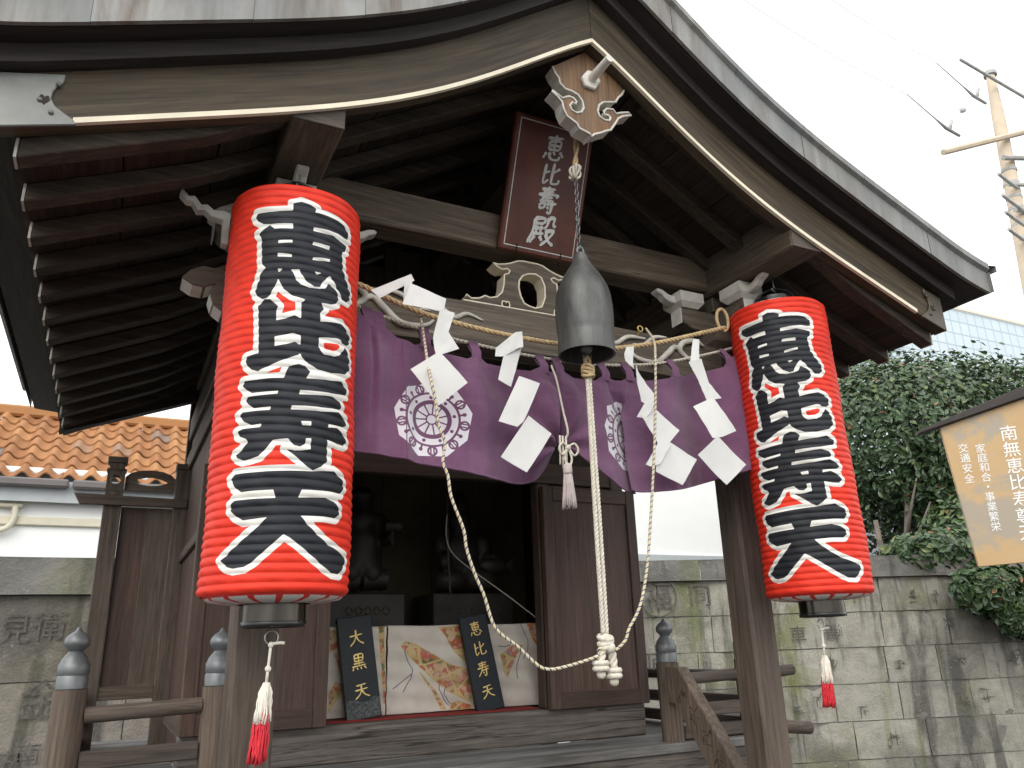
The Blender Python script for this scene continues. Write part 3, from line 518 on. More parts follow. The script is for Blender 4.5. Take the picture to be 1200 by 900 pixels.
def font_text(name, chars, mat, parent, place, size, base=None, kind=None, bold=0):
    """vertical or free lettering from the built-in typeface, turned into flat meshes; chars: list of (char, x, y)"""
    mb = MB()
    for ch, cx, cy in chars:
        cu_ = bpy.data.curves.new('tmp', 'FONT'); cu_.body = ch; cu_.size = size; cu_.align_x = 'CENTER'; cu_.align_y = 'CENTER'; cu_.resolution_u = 3; cu_.offset = bold*size
        ob = bpy.data.objects.new('tmp', cu_); me = bpy.data.meshes.new_from_object(ob)
        if len(me.vertices):
            c = np.array([v.co[:2] for v in me.vertices]); mn = c.min(0); mx = c.max(0); ctr = (mn+mx)/2
            mb.add([place(cx+v[0]-ctr[0]*.9, cy+v[1]-ctr[1]*.9) for v in c], [tuple(p.vertices) for p in me.polygons])
        bpy.data.objects.remove(ob); bpy.data.curves.remove(cu_); bpy.data.meshes.remove(me)
    return mb.build(name, mat, parent, base=base, kind=kind)

# ------------------------------------------------------------------ ground
MB().grid(lambda u, v: (-150+300*u, -60+310*v, -ZO), 60, 60).build('ground', M['ground'], base=(0, 0, -ZO), kind='structure')

# ------------------------------------------------------------------ shrine
CX = 1.2325                                   # ridge line
FZ = -.40                                     # porch floor
sh = thing('shrine', 'small dark timber shrine with curved gable roof, bargeboards and open doors', 'shrine', (CX, 3.0, -ZO))
d_ = np.array([0,.1,.19,.28,.37,.5,.63,.73,.83,.92,1.04,1.14,1.234,1.37,1.42,1.5,1.55,1.705,1.80])
h_ = np.array([1.905,1.842,1.776,1.706,1.642,1.552,1.483,1.425,1.378,1.341,1.297,1.258,1.22,1.165,1.146,1.12,1.105,1.066,1.045])
pf = np.polyfit(d_, h_, 5)
hl = lambda d: float(np.polyval(pf, abs(d)))
def hs(d): return hl(d)+.14+.055*(1-min(abs(d), 1.55)/1.55)
def hc(d): return hs(d)+.05
def slope(d): return (hl(abs(d)+.02)-hl(max(abs(d)-.02, 0)))/.04
def ht(d): return hc(d)+.112*math.sqrt(1+slope(max(abs(d), .05))**2)
def strip(name, d0, d1, n, zl, zh, y0, y1, mat, parent=sh, smooth=True, bevel=0):
    """a board that follows the gable curve: zl..zh between y0 and y1, for offsets d0..d1 from the ridge line"""
    mb = MB(); ds = np.linspace(d0, d1, n)
    mb.grid(lambda u, v: (CX+d0+(d1-d0)*u, (y0, y0, y1, y1, y0)[round(v*4)], (zl, zh, zh, zl, zl)[round(v*4)](d0+(d1-d0)*u)), n, 5)
    for d in (d0, d1):
        k = len(mb.v); mb.v += [(CX+d, y0, zl(d)), (CX+d, y0, zh(d)), (CX+d, y1, zh(d)), (CX+d, y1, zl(d))]; mb.f.append((k, k+1, k+2, k+3)); mb.mi.append(0)
    o = mb.build(name, mat, parent, smooth=.6); b = Vector(parent['_b'])
    g = np.empty(len(o.data.vertices)*3, np.float32); o.data.vertices.foreach_get('co', g); g = g.reshape(-1, 3)+np.array(b, np.float32)
    dd = np.linspace(0, 1.8, 181); aa = np.r_[0, np.cumsum(np.hypot(.01, np.diff([hl(q) for q in dd])))]
    off = np.abs(g[:, 0]-CX); out = np.stack([np.interp(off, dd, aa), g[:, 1], g[:, 2]-np.array([hl(q) for q in off])], 1).astype(np.float32)
    at = o.data.attributes.new('grain', 'FLOAT_VECTOR', 'POINT'); at.data.foreach_set('vector', out.ravel())
    return o
RB = 4.62                                     # back end of the roof
EV = 1.705
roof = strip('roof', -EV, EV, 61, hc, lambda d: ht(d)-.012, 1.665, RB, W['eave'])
# copper sheets along the front edge, each a sheet of its own with a lapped seam
edges = [-1.72, -1.42, -1.08, -.80, -.52, -.26, 0, .26, .52, .80, 1.08, 1.40, 1.72]
for i in range(len(edges)-1):
    a, b = edges[i]+.0005, edges[i+1]-.0005; mb = MB(); n = 9; dz = .0012*(i % 2)
    mb.grid(lambda u, v: (CX+a+(b-a)*u, [1.66, 1.648-dz, 1.648-dz, 1.632, 1.632, 1.66][round(v*5)],
            [hc, hc, lambda d: ht(d)-.03, lambda d: ht(d)-.02, lambda d: ht(d)+.004, lambda d: ht(d)+.006][round(v*5)](a+(b-a)*u)-(.002 if v < .3 else 0)), n, 6)
    mb.grid(lambda u, v: (CX+a+(b-a)*u, 1.66+(RB+.01-1.66)*v, ht(a+(b-a)*u)+.006), n, 2)
    mb.build('copper_sheet', M['copper'], roof, smooth=.6)
for s in (-1, 1):                             # copper side edges
    mb = MB(); d = s*1.72
    mb.grid(lambda u, v: (CX+d+s*(0, 0, .05, .05)[round(v*3)], 1.634+(RB-1.634)*u, [hc(d)-.002, ht(d)-.03, ht(d)-.02, ht(d)+.004][round(v*3)]), 2, 4)
    mb.add([(CX+d, 1.648, ht(d)+.006), (CX+d+s*.052, 1.632, ht(d)+.004), (CX+d+s*.052, RB, ht(d)+.004), (CX+d, RB, ht(d)+.006)], [(0, 1, 2, 3)])
    mb.build('copper_sheet', M['copper'], roof)
    # eave soffit between rafter tips and roof edge, and the eave board
    e0, e1, zi = 1.545, 1.70, 1.232
    mb = MB(); mb.add([(CX+s*d, yy, zz) for yy in (1.91, RB-.005) for d, zz in ((e0, zi), (e1, hc(1.70)-.004), (e1, hc(1.70)+.02), (e0, zi+.024))],
                      [(0, 1, 2, 3), (7, 6, 5, 4), (0, 4, 5, 1), (1, 5, 6, 2), (2, 6, 7, 3), (3, 7, 4, 0)])
    a_, b_ = sorted((CX+s*1.534, CX+s*1.560)); mb.box(a_, b_, 1.815, RB-.06, 1.112, zi+.004)
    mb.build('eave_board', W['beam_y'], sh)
# stepped layer under the copper and the bargeboards
for s in (-1, 1):
    a, b = (-1.64, 0) if s < 0 else (0, 1.60)
    strip('step_board', a, b, 31, hs, lambda d: hc(d)-.001, 1.718, 1.90, W['eave'])
    a, b = (-1.60, -.001) if s < 0 else (.001, 1.55)
    bb = strip('bargeboard', a, b, 31, hl, lambda d: hs(d)-.001, 1.757, 1.802, W['barge'])
    a, b = (-1.432, -.0005) if s < 0 else (.0005, 1.405)
    strip('white_edge', a, b, 31, lambda d: hl(d)-.002, lambda d: hl(d)+.0125, 1.7525, 1.765, M['cream'], bb)
    fit = D_FIT = [(x, z) for x, z in DATA['fit']]
    de = 1.602 if s < 0 else 1.552
    L0 = [(CX-de, hs(de)-.004)]+fit+[(CX-de, hl(de)-.006)]
    L0 = [(x, min(z, hs(x-CX)-.004)) for x, z in L0]
    if s > 0: L0 = [(2*CX-x, z) for x, z in L0]
    f = MB().extr(L0, lambda x, z: (x, 1.7485, z), lambda x, z: (x, 1.757, z)).box(CX+s*(de-.0015)-.003, CX+s*(de-.0015)+.003, 1.7485, 1.803, hl(de)-.004, hs(de)-.004).build('metal_fitting', M['plate'] if s < 0 else M['platedark'], bb, bevel=.002)
    hp_ = [(0, -.013), (.011, .002), (.008, .011), (.003, .011), (0, .006), (-.003, .011), (-.008, .011), (-.011, .002)]
    hx_ = CX+s*1.492; hz_ = hl(1.492)+.060
    MB().extr([(hx_+a, hz_+b) for a, b in hp_], lambda x, z: (x, 1.7465, z), lambda x, z: (x, 1.7484, z)).build('heart_shade', M['carve'], bb)  # dark heart laid on the plate paints the shade of a hole
    mb = MB()
    for dx, dz in ((-1.50, .06), (-1.47, .10), (-1.475, .025)):
        mb.ball((CX-dx*s if s > 0 else CX+dx, 1.7475, hl(dx)+dz), .006, 10)
    mb.build('fitting_nail', M['plate'] if s < 0 else M['platedark'], bb, smooth=True)
# rafters: straight, tips cream painted
rl = lambda d: 1.06+.44*(1.532-abs(d)) if abs(d) > 1.15 else 1.228+.6*(1.15-abs(d))
for k in range(13):
    y = 1.806+.199*k
    for s in (-1, 1):
        mb = MB(); v = []
        for d in (1.532, 1.15, 0.24 if k == 0 else 0.02):
            v += [(CX+s*d, y, rl(d)), (CX+s*d, y+.055, rl(d)), (CX+s*d, y+.055, rl(d)+.05), (CX+s*d, y, rl(d)+.05)]
        mb.add(v, [(0, 1, 2, 3), (11, 10, 9, 8)]+[(a+q, a+(q+1) % 4, a+4+(q+1) % 4, a+4+q) for a in (0, 4) for q in range(4)])
        rf = mb.build('rafter', W['rafter'], sh, bevel=.003)
        MB().box(CX+s*1.536-.003, CX+s*1.536+.003, y+.001, y+.054, rl(1.532), rl(1.532)+.049).build('white_end', M['carvewhite'], rf)
for s in (-1, 1):                             # soffit boards above the rafters, running front to back
    for i in range(7):
        a, b = 1.55-.222*i, 1.55-.222*(i+1)+.004
        v = [(CX+s*d, yy, rl(d)+.051+t) for t in (0, .015) for d, yy in ((a, 1.803), (b, 1.803), (b, RB-.05), (a, RB-.05))]
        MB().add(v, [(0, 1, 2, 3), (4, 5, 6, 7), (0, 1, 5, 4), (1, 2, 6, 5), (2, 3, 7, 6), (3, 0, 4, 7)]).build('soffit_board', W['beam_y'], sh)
# rear bargeboard
for s in (-1, 1):
    a, b = (-1.55, 0) if s < 0 else (0, 1.55)
    strip('rear_bargeboard', a, b, 21, lambda d: hl(d)-.06, lambda d: hs(d), 4.25, 4.31, W['beam_x'])
# plates, tie beam, ridge beam
for s in (-1, 1):
    x = CX+s*.882
    pl = box('wall_plate', x-.07, x+.07, 1.772, 4.24, 1.3215, 1.485, W['tiey'], sh, .006)
    box('beam_end', x-.0695, x+.0695, 1.768, 1.7725, 1.3222, 1.484, W['rail_x'], pl, .002)
box('tie_beam', .05, 2.415, 2.232, 2.342, 1.340, 1.480, W['tie'], sh, .006)
box('ridge_beam', CX-.05, CX+.05, 2.36, 4.24, 1.70, 1.82, W['beam_y'], sh)
box('ridge_strut', CX-.06, CX+.06, 2.25, 2.33, 1.48, 1.85, W['beam_z'], sh)
# gable wall boards behind, above the doors
for i in range(9):
    x0, x1 = .42+i*.1822, .42+(i+1)*.1822-.003
    zt = min(rl(x0-CX), rl(x1-CX))+.02
    box('gable_board', x0, x1, 3.16, 3.19, .70, zt, W['beam_z'], sh, .002)
# posts
for s in (-1, 1):
    x = CX+s*.878
    p = box('post', x-.058, x+.058, 2.222, 2.338, -ZO+.25, 1.08, W['post_z'], sh, .009)
    MB().lathe([(.10, 0), (.115, .03), (.105, .12), (.10, .15)], (x, 2.28, -ZO+.10), 24).build('post_base', M['coping'], p, smooth=.6)
# rainbow beam with white relief scrolls, carved noses past the posts
def kz(x): return .018*(1-((x-CX)/.82)**2)
mb = MB(); nn = 25; x0, x1 = .403, 2.052
mb.grid(lambda u, v: (x0+(x1-x0)*u, (2.225, 2.215, 2.225, 2.335, 2.335, 2.225)[round(v*5)], (.935, 1.01, 1.092, 1.092, .935, .935)[round(v*5)]+kz(x0+(x1-x0)*u)), nn, 6)
kb = mb.build('rainbow_beam', W['kaer'], sh, smooth=.5)
def relief(pts, r=.009):
    mb = MB(); P = spline([(x, 2.213, z) for x, z in pts], 8)
    mb.tube(P, [r*(.4+1.0*math.sin(PI*min(1, max(.02, i/(len(P)-1)))**.8)) for i in range(len(P))], 6)
    return mb.build('scroll_relief', M['carvewhite'], kb, smooth=True)
for s in (-1, 1):
    X = lambda dx: CX+s*dx
    relief([(X(.74), 1.085), (X(.70), 1.10), (X(.64), 1.085), (X(.62), 1.05), (X(.66), 1.02), (X(.70), 1.03)])
    relief([(X(.66), 1.02), (X(.60), 1.06), (X(.56), 1.03), (X(.50), .985), (X(.42), .99), (X(.38), 1.02)])
    relief([(X(.46), 1.075), (X(.38), 1.07), (X(.32), 1.035), (X(.27), 1.055), (X(.21), 1.04)], .007)
    relief([(X(.56), 1.095), (X(.50), 1.085), (X(.45), 1.05), (X(.40), 1.045)], .006)
    ns = [(x, z) for x, z in DATA['nose']]
    if s > 0: ns = [(2*CX-x, z) for x, z in ns]
    MB().extr(ns, lambda x, z: (x, 2.235, z), lambda x, z: (x, 2.325, z), 0, 1).build('beam_nose', [W['kaer'], M['white']], sh, bevel=.004)
# frog-leg strut above the rainbow beam
def mirror(h): return h+[(2*CX-x, z) for x, z in reversed(h[:-1])]
kl = [tuple(p) for p in DATA['kaer']]; kl[-1] = (CX, kl[-1][1])
kl = [(x-(0), max(z, 1.095)) for x, z in kl]; ko = mirror(kl)
def holed(outer, hole, y0, y1, name, mats, parent):
    bm = bmesh.new()
    def loop(pts): 
        vs = [bm.verts.new((x-parent['_b'][0], y0-parent['_b'][1], z-parent['_b'][2])) for x, z in pts]
        return [bm.edges.new((vs[i], vs[(i+1) % len(vs)])) for i in range(len(vs))]
    es = loop(outer)
    for h in hole: es += loop(h)
    r = bmesh.ops.triangle_fill(bm, edges=es, use_beauty=True)
    fs = [g for g in r['geom'] if isinstance(g, bmesh.types.BMFace)]
    ex = bmesh.ops.extrude_face_region(bm, geom=fs)
    bmesh.ops.translate(bm, verts=[g for g in ex['geom'] if isinstance(g, bmesh.types.BMVert)], vec=(0, y1-y0, 0))
    bmesh.ops.recalc_face_normals(bm, faces=bm.faces)
    for f in bm.faces:
        f.normal_update(); f.material_index = 0 if abs(f.normal.y) > .9 else 1
    me = bpy.data.meshes.new(name); bm.to_mesh(me); bm.free()
    for mt in mats: me.materials.append(mt)
    return link(name, me, parent, Vector(parent['_b']))
kh = [tuple(p) for p in DATA['kaerhole']]; hx = sum(p[0] for p in kh)/len(kh); kh = [(x-hx+CX, z) for x, z in kh]
fl = holed(ko, [kh], 2.25, 2.31, 'frog_leg_strut', [W['kaer'], M['cream']], sh)
def outline(name, pts, y, r, parent, mat, closed=True):
    mb = MB(); mb.tube([(x, y, z) for x, z in pts], r, 5, closed=closed); return mb.build(name, mat, parent, smooth=True)
outline('edge_line', ko, 2.2495, .0038, fl, M['cream']); outline('edge_line', kh, 2.2495, .0038, fl, M['cream'])
for s in (-1, 1):
    hx_ = CX+s*.105; hp = [(0, -.014), (.012, .002), (.009, .012), (.003, .012), (0, .007), (-.003, .012), (-.009, .012), (-.012, .002)]
    MB().extr([(hx_+x*1.1, 1.128+z*1.1) for x, z in hp], lambda x, z: (x, 2.247, z), lambda x, z: (x, 2.25, z)).build('heart_shade', M['carve'], fl)  # dark heart on the face, painting the shade of a cut
    outline('edge_line', [(hx_+x*1.35, 1.128+z*1.35) for x, z in hp], 2.2485, .0028, fl, M['cream'])
# bracket sets over the posts
for s in (-1, 1):
    x = CX+s*.878; y = 2.28; inn = -s
    prof = [(.088, .085, 1.10, 1.10)]
    mb = MB(); b0, b1 = .062, .085
    v = [(x+i*b0, y+j*b0, 1.082) for i, j in ((-1, -1), (1, -1), (1, 1), (-1, 1))]+[(x+i*b1, y+j*b1, 1.115) for i, j in ((-1, -1), (1, -1), (1, 1), (-1, 1))]+[(x+i*b1, y+j*b1, 1.165) for i, j in ((-1, -1), (1, -1), (1, 1), (-1, 1))]
    mb.add(v, [(3, 2, 1, 0), (8, 9, 10, 11)]+[(a+k, a+(k+1) % 4, a+4+(k+1) % 4, a+4+k) for a in (0, 4) for k in range(4)])
    mb.build('bearing_block', W['kaer'], sh)
    arm = [(-.20, 1.255), (-.20, 1.215), (-.185, 1.19), (-.15, 1.172), (-.10, 1.166), (.10, 1.166), (.15, 1.172), (.185, 1.19), (.20, 1.215), (.20, 1.255)]
    a1 = MB().extr(arm, lambda u, z: (x+u, y-.032, z), lambda u, z: (x+u, y+.032, z)).build('bracket_arm', W['kaer'], sh, bevel=.003)
    a2 = MB().extr(arm, lambda u, z: (x-.031, y+u, z+.0006), lambda u, z: (x+.031, y+u, z+.0006)).build('bracket_arm', W['kaer'], sh, bevel=.003)
    for (ax, ay), par in (((-.2, 0), a1), ((.2, 0), a1), ((0, -.2), a2)):
        ox, oy = (ax/.2, ay/.2)
        t = .0035
        if ax: mb = MB().box(x+ax+ox*.0005, x+ax+ox*t, y-.0315, y+.0315, 1.19, 1.254) if ox > 0 else MB().box(x+ax-t, x+ax-.0005, y-.0315, y+.0315, 1.19, 1.254)
        else: mb = MB().box(x-.0305, x+.0305, y+ay-t, y+ay-.0005, 1.19, 1.254)
        mb.build('painted_end', M['white'], par)
        cx, cy = x+ax*.80, y+ay*.80
        b0, b1 = .04, .058
        mb = MB(); v = [(cx+i*b0, cy+j*b0, 1.256) for i, j in ((-1, -1), (1, -1), (1, 1), (-1, 1))]+[(cx+i*b1, cy+j*b1, 1.277) for i, j in ((-1, -1), (1, -1), (1, 1), (-1, 1))]+[(cx+i*b1, cy+j*b1, 1.318) for i, j in ((-1, -1), (1, -1), (1, 1), (-1, 1))]
        mb.add(v, [(3, 2, 1, 0), (8, 9, 10, 11)]+[(a+k, a+(k+1) % 4, a+4+(k+1) % 4, a+4+k) for a in (0, 4) for k in range(4)])
        mb.build('bearing_block', M['white'], sh)
    box('bracket_packing', x-.05, x+.05, y-.05, y+.05, 1.256, 1.321, W['kaer'], sh)
    # white curled noses reaching inwards/outwards and forwards
    nz = [(.0, 1.262), (.05, 1.268), (.09, 1.285), (.115, 1.31), (.15, 1.325), (.165, 1.34), (.145, 1.352), (.11, 1.345), (.075, 1.325), (.05, 1.318), (.0, 1.318)]
    nz = [(u*.62, 1.29+(z-1.29)*.62) for u, z in nz]
    for dr in (inn, s):
        st = .205
        MB().extr(nz, lambda u, z: (x+dr*(st+u), y-.022, z), lambda u, z: (x+dr*(st+u), y+.022, z)).build('curled_nose', M['white'], sh, bevel=.004)
    MB().extr(nz, lambda u, z: (x-.018, y-.205-u, z-.001), lambda u, z: (x+.018, y-.205-u, z-.001)).build('curled_nose', M['white'], sh, bevel=.004)
    if s < 0:                                  # outer cross arm of the left set, ending in a stepped white nose
        MB().box(x-.17, x-.032, 2.112, 2.150, 1.13, 1.185).build('bracket_arm', W['kaer'], sh, bevel=.003)
        st_ = [(.17, 1.10), (.17, 1.20), (.195, 1.205), (.215, 1.20), (.235, 1.215), (.25, 1.21), (.27, 1.235), (.285, 1.23), (.305, 1.252), (.31, 1.235), (.29, 1.215), (.275, 1.215), (.26, 1.19), (.24, 1.195), (.225, 1.18), (.19, 1.175), (.188, 1.10)]
        MB().extr([(x-a, b) for a, b in st_], lambda u, z: (u, 2.114, z), lambda u, z: (u, 2.148, z)).build('curled_nose', M['white'], sh, bevel=.002)
# gable pendant
gp = [tuple(p) for p in DATA['gegyo']]
gg = holed(gp, [], 1.806, 1.856, 'gable_pendant', [W['gegyo'], M['white']], sh)
outline('edge_line', gp[:-3], 1.8055, .0042, gg, M['white'], False)
hx6 = [tuple(p) for p in DATA['hexa']]
MB().extr(hx6, lambda x, z: (x, 1.792, z), lambda x, z: (x, 1.8065, z)).build('hexagon_boss', M['white'], gg, bevel=.003)
hc6 = (sum(p[0] for p in hx6)/6, sum(p[1] for p in hx6)/6)
MB().tube([(hc6[0], 1.80, hc6[1]), (hc6[0]+.004, 1.745, hc6[1]+.004), (hc6[0]+.006, 1.69, hc6[1]+.006)], [.016, .0145, .0135], 12).build('wooden_peg', M['white'], gg, smooth=.8)

# body of the shrine
LX, RX = .31, 2.155
box('corner_post', LX-.02, LX+.05, 3.13, 3.20, FZ, 1.30, W['door_z'], sh)
box('corner_post', RX-.05, RX+.02, 3.13, 3.20, FZ, 1.30, W['door_z'], sh)
for s, xx in ((-1, LX), (1, RX)):
    for k in range(6):
        y0, y1 = 3.205+k*.2, 3.205+(k+1)*.2-.003
        box('wall_board', xx-.012, xx+.012, y0, y1, FZ, 1.40, W['door_z'], sh, .002)
    o = xx+s*.03
    for z0, z1 in ((1.08, 1.20), (.90, .985), (.43, .475), (-.30, -.22)):
        box('wall_rail', min(o, o-s*.03), max(o, o-s*.03)+.0005, 3.205, 4.40, z0, z1, W['post_y'], sh)
    box('corner_post', xx-.035, xx+.035, 4.405, 4.475, FZ, 1.38, W['door_z'], sh)
for i in range(9):
    x0, x1 = .345+i*.1972, .345+(i+1)*.1972-.003
    box('wall_board', x0, x1, 4.42, 4.445, FZ, 1.38, W['door_z'], sh, .002)
# front frame round the opening
box('door_jamb', .70, .762, 3.135, 3.20, -.265, .70, W['door_z'], sh); box('door_jamb', 1.703, 1.765, 3.135, 3.20, -.265, .70, W['door_z'], sh)
box('lintel', .335, 2.13, 3.136, 3.199, .701, .80, W['door_x'], sh)
for x0, x1 in ((.362, .698), (1.767, 2.103)): box('wall_board', x0, x1, 3.15, 3.18, -.265, .70, W['door_z'], sh)
box('sill', .262, 2.203, 3.122, 3.20, FZ+.001, -.268, W['sill'], sh, .006)
# door leaves folded flat against the front
for s in (-1, 1):
    a, b = (.258, .76) if s < 0 else (1.705, 2.207)
    z0, z1 = -.268, .68
    lf = box('door_leaf', a+.045, b-.045, 3.095, 3.108, z0+.06, z1-.06, W['door_z'], sh, .001)
    for u0, u1 in ((a, a+.05), (b-.05, b)): box('door_stile', u0, u1, 3.085, 3.119, z0, z1, W['door_z'], lf, .003)
    for w0, w1 in ((z0+.0005, z0+.066), (z1-.066, z1-.0005)): box('door_rail', a+.0505, b-.0505, 3.0855, 3.1185, w0, w1, W['door_x'], lf, .003)
# interior
box('interior_floor', .345, 2.12, 3.201, 4.4, -.30, -.268, W['door_x'], sh)
for i in range(6):
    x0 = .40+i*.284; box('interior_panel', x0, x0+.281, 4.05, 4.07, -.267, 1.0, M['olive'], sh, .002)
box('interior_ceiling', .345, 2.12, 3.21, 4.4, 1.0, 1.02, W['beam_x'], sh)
# porch floor boards and edge, veranda both sides
vx0, vx1 = -.16, 2.625
for k in range(4):
    y0 = 2.785+k*.0863
    if k < 4: box('floorboard', vx0, vx1, y0, y0+.0843, FZ-.035, FZ+random.uniform(-.001, .001), W['floor'], sh, .003)
for s in (-1, 1):
    a, b = (vx0, LX-.025) if s < 0 else (RX+.025, vx1)
    for k in range(10):
        y0 = 3.1305+k*.16; box('floorboard', a, b, y0, y0+.157, FZ-.035, FZ+random.uniform(-.0015, .0015), W['floor'], sh, .003)
box('porch_beam', vx0+.03, vx1-.03, 2.80, 2.86, FZ-.13, FZ-.036, W['sill'], sh)
for xx in (vx0+.05, vx1-.13):
    box('porch_beam', xx, xx+.08, 2.865, 4.70, FZ-.13, FZ-.036, W['beam_y'], sh)
    for yy in (2.83, 3.7, 4.6): box('floor_post', xx, xx+.08, yy, yy+.08, -ZO+.1, FZ-.131, W['beam_z'], sh)
for k, (yy, zz) in enumerate(((2.52, -.66), (2.27, -.92), (2.02, -1.18))):
    box('stair_tread', .42, 2.04, yy, yy+.27, zz-.04, zz, W['sill'], sh)
box('stone_footing', vx0-.1, vx1+.1, 2.0, 4.8, -ZO, -ZO+.1, M['coping'], sh)
# railing: newel posts with onion caps, rails
GIB = [(.030, 0), (.043, .002), (.044, .035), (.041, .04), (.044, .046), (.044, .07), (.04, .076), (.036, .088), (.026, .100), (.020, .108), (.023, .113), (.034, .124), (.037, .135), (.034, .147), (.022, .160), (.010, .168), (.006, .176), (.0008, .181)]
newel0 = None
for nx, ny, zt, mw in ((-.075, 2.85, -.09, 'newel'), (.345, 2.85, -.10, 'newel'), (2.14, 2.85, -.095, 'newel'), (2.565, 2.85, -.095, 'newel'), (-.075, 4.55, -.10, 'newel'), (2.565, 4.55, -.10, 'newel')):
    nw = MB().lathe([(.045, FZ-zt-.01 if ny > 2.9 else FZ-zt-.02), (.047, 0)], (nx, ny, zt), 20).build('newel_post', W[mw], sh, smooth=.6)
    MB().lathe(GIB, (nx, ny, zt), 28).build('onion_cap', M['iron'], nw, smooth=.7)
def rail(a, b, r=None, wd=.045, ht=.05):
    mb = MB()
    if r: mb.tube([a, b], r, 14)
    else: mb.beam(a, b, wd, ht)
    ax = 'x' if abs(b[0]-a[0]) > abs(b[1]-a[1]) else 'y'
    return mb.build('handrail' if r else 'rail_bar', W['rail_'+ax], sh, smooth=.7 if r else False, bevel=0 if r else .004)
for a, b in ((-.03, .30), (2.185, 2.52)):
    e = -.04 if a < 1 else 0
    rail((a, 2.85, -.165), (b, 2.85, -.155), .024)
    rail((a, 2.85, -.29), (b, 2.85, -.285)); rail((a, 2.85, -.37), (b, 2.85, -.37))
rail((2.605, 2.85, -.165), (2.84, 2.85, -.15), .024); rail((2.605, 2.85, -.37), (2.90, 2.85, -.40), .028)
for xx in (-.075, 2.565):
    rail((xx, 2.90, -.165), (xx, 4.51, -.165), .024); rail((xx, 2.90, -.27), (xx, 4.51, -.27)); rail((xx, 2.90, -.36), (xx, 4.51, -.36))
rail((2.525, 4.55, -.165), (.4, 4.55, -.165), .022); rail((2.525, 4.55, -.28), (.4, 4.55, -.28))
# stair side board right of the steps, carved
sb = [(2.80, -.11), (2.72, -.11), (2.38, -.51), (2.03, -.93), (2.03, -1.12), (2.40, -.68), (2.76, -.25), (2.80, -.25)]
for s, xx in ((1, 2.09),):
    st = MB().extr(sb, lambda y, z: (xx, y, z), lambda y, z: (xx+.055, y, z)).build('stair_rail', W['newel'], sh, bevel=.004)
    mb = MB(); random.seed(3)
    for k in range(5):
        cy, cz = 2.70-.062*k, -.215-.073*k
        for j in range(9):
            a = random.uniform(-.025, .025); b = random.uniform(-.028, .028); an = random.choice((0.1, 1.5, .8, 2.3))
            l = random.uniform(.008, .02)
            mb.beam((xx-.0006, cy+a-math.cos(an)*l*.8, cz+b-math.sin(an)*l*.8), (xx-.0006, cy+a+math.cos(an)*l*.8, cz+b+math.sin(an)*l*.8), .002, .0022, (1, 0, 0))
    mb.build('worn_carving', M['carve'], st, kind='stuff')  # dark strokes paint the shade of worn carved marks
random.seed(11)
# side screen at the back left (and its twin on the right)
for s in (-1, 1):
    X = lambda x: x if s < 0 else 2*CX-x
    def bx(name, x0, x1, y0, y1, z0, z1, mat, par, bev=.003):
        a, b = sorted((X(x0), X(x1))); return box(name, a, b, y0, y1, z0, z1, mat, par, bev)
    sp = bx('screen_post', -.083, -.003, 4.27, 4.35, FZ, .774, W['post_z'], sh)
    holed([(X(-.083), .7745), (X(-.083), .875), (X(-.003), .875), (X(-.003), .7745)], [[(X(-.043+.024*math.cos(a)), .832+.024*math.sin(a)) for a in np.linspace(0, 2*PI, 17)[:-1]]], 4.27, 4.35, 'post_head', [W['post_z'], W['post_z']], sh)
    bx('post_head', -.088, .002, 4.265, 4.355, .8755, .885, W['post_x'], sp); bx('post_head', -.078, -.008, 4.275, 4.345, .8855, .915, W['post_z'], sp)
    bx('post_head', -.088, .002, 4.265, 4.355, .9155, .945, W['post_x'], sp)
    sp2 = bx('screen_post', .232, .30, 4.27, 4.35, FZ, .90, W['post_z'], sh); bx('post_head', .228, .304, 4.265, 4.355, .9005, .93, W['post_x'], sp2)
    cb = MB().extr([(X(-.215), .752), (X(.295), .742), (X(.295), .70), (X(-.185), .70)], lambda x, z: (x, 4.245, z), lambda x, z: (x, 4.269, z)).build('screen_crossbar', W['post_x'], sh, bevel=.003)
    out = [(X(.0), .785), (X(.0), .85), (X(.02), .87), (X(.06), .885), (X(.115), .89), (X(.17), .885), (X(.21), .87), (X(.23), .85), (X(.23), .785)]
    el = [(X(.115+.078*math.cos(a)*(1+.06*math.cos(6*a))), .833+.022*math.sin(a)*(1+.1*math.cos(4*a))) for a in np.linspace(0, 2*PI, 25)[:-1]]
    holed(out, [el], 4.29, 4.32, 'fretwork_board', [W['post_x'], W['post_x']], sh)
    for k in range(2):
        bx('screen_board', -.002+k*.1172, -.002+(k+1)*.1172-.0003, 4.30, 4.318, -.13, .70, W['door_z'] if k == 0 else W['post_z'], sh, .0008)
    bx('screen_backing', -.002, .232, 4.319, 4.324, -.13, .70, W['beam_z'], sh, 0)
    bx('screen_rail', -.002, .232, 4.28, 4.33, -.19, -.131, W['post_x'], sh)

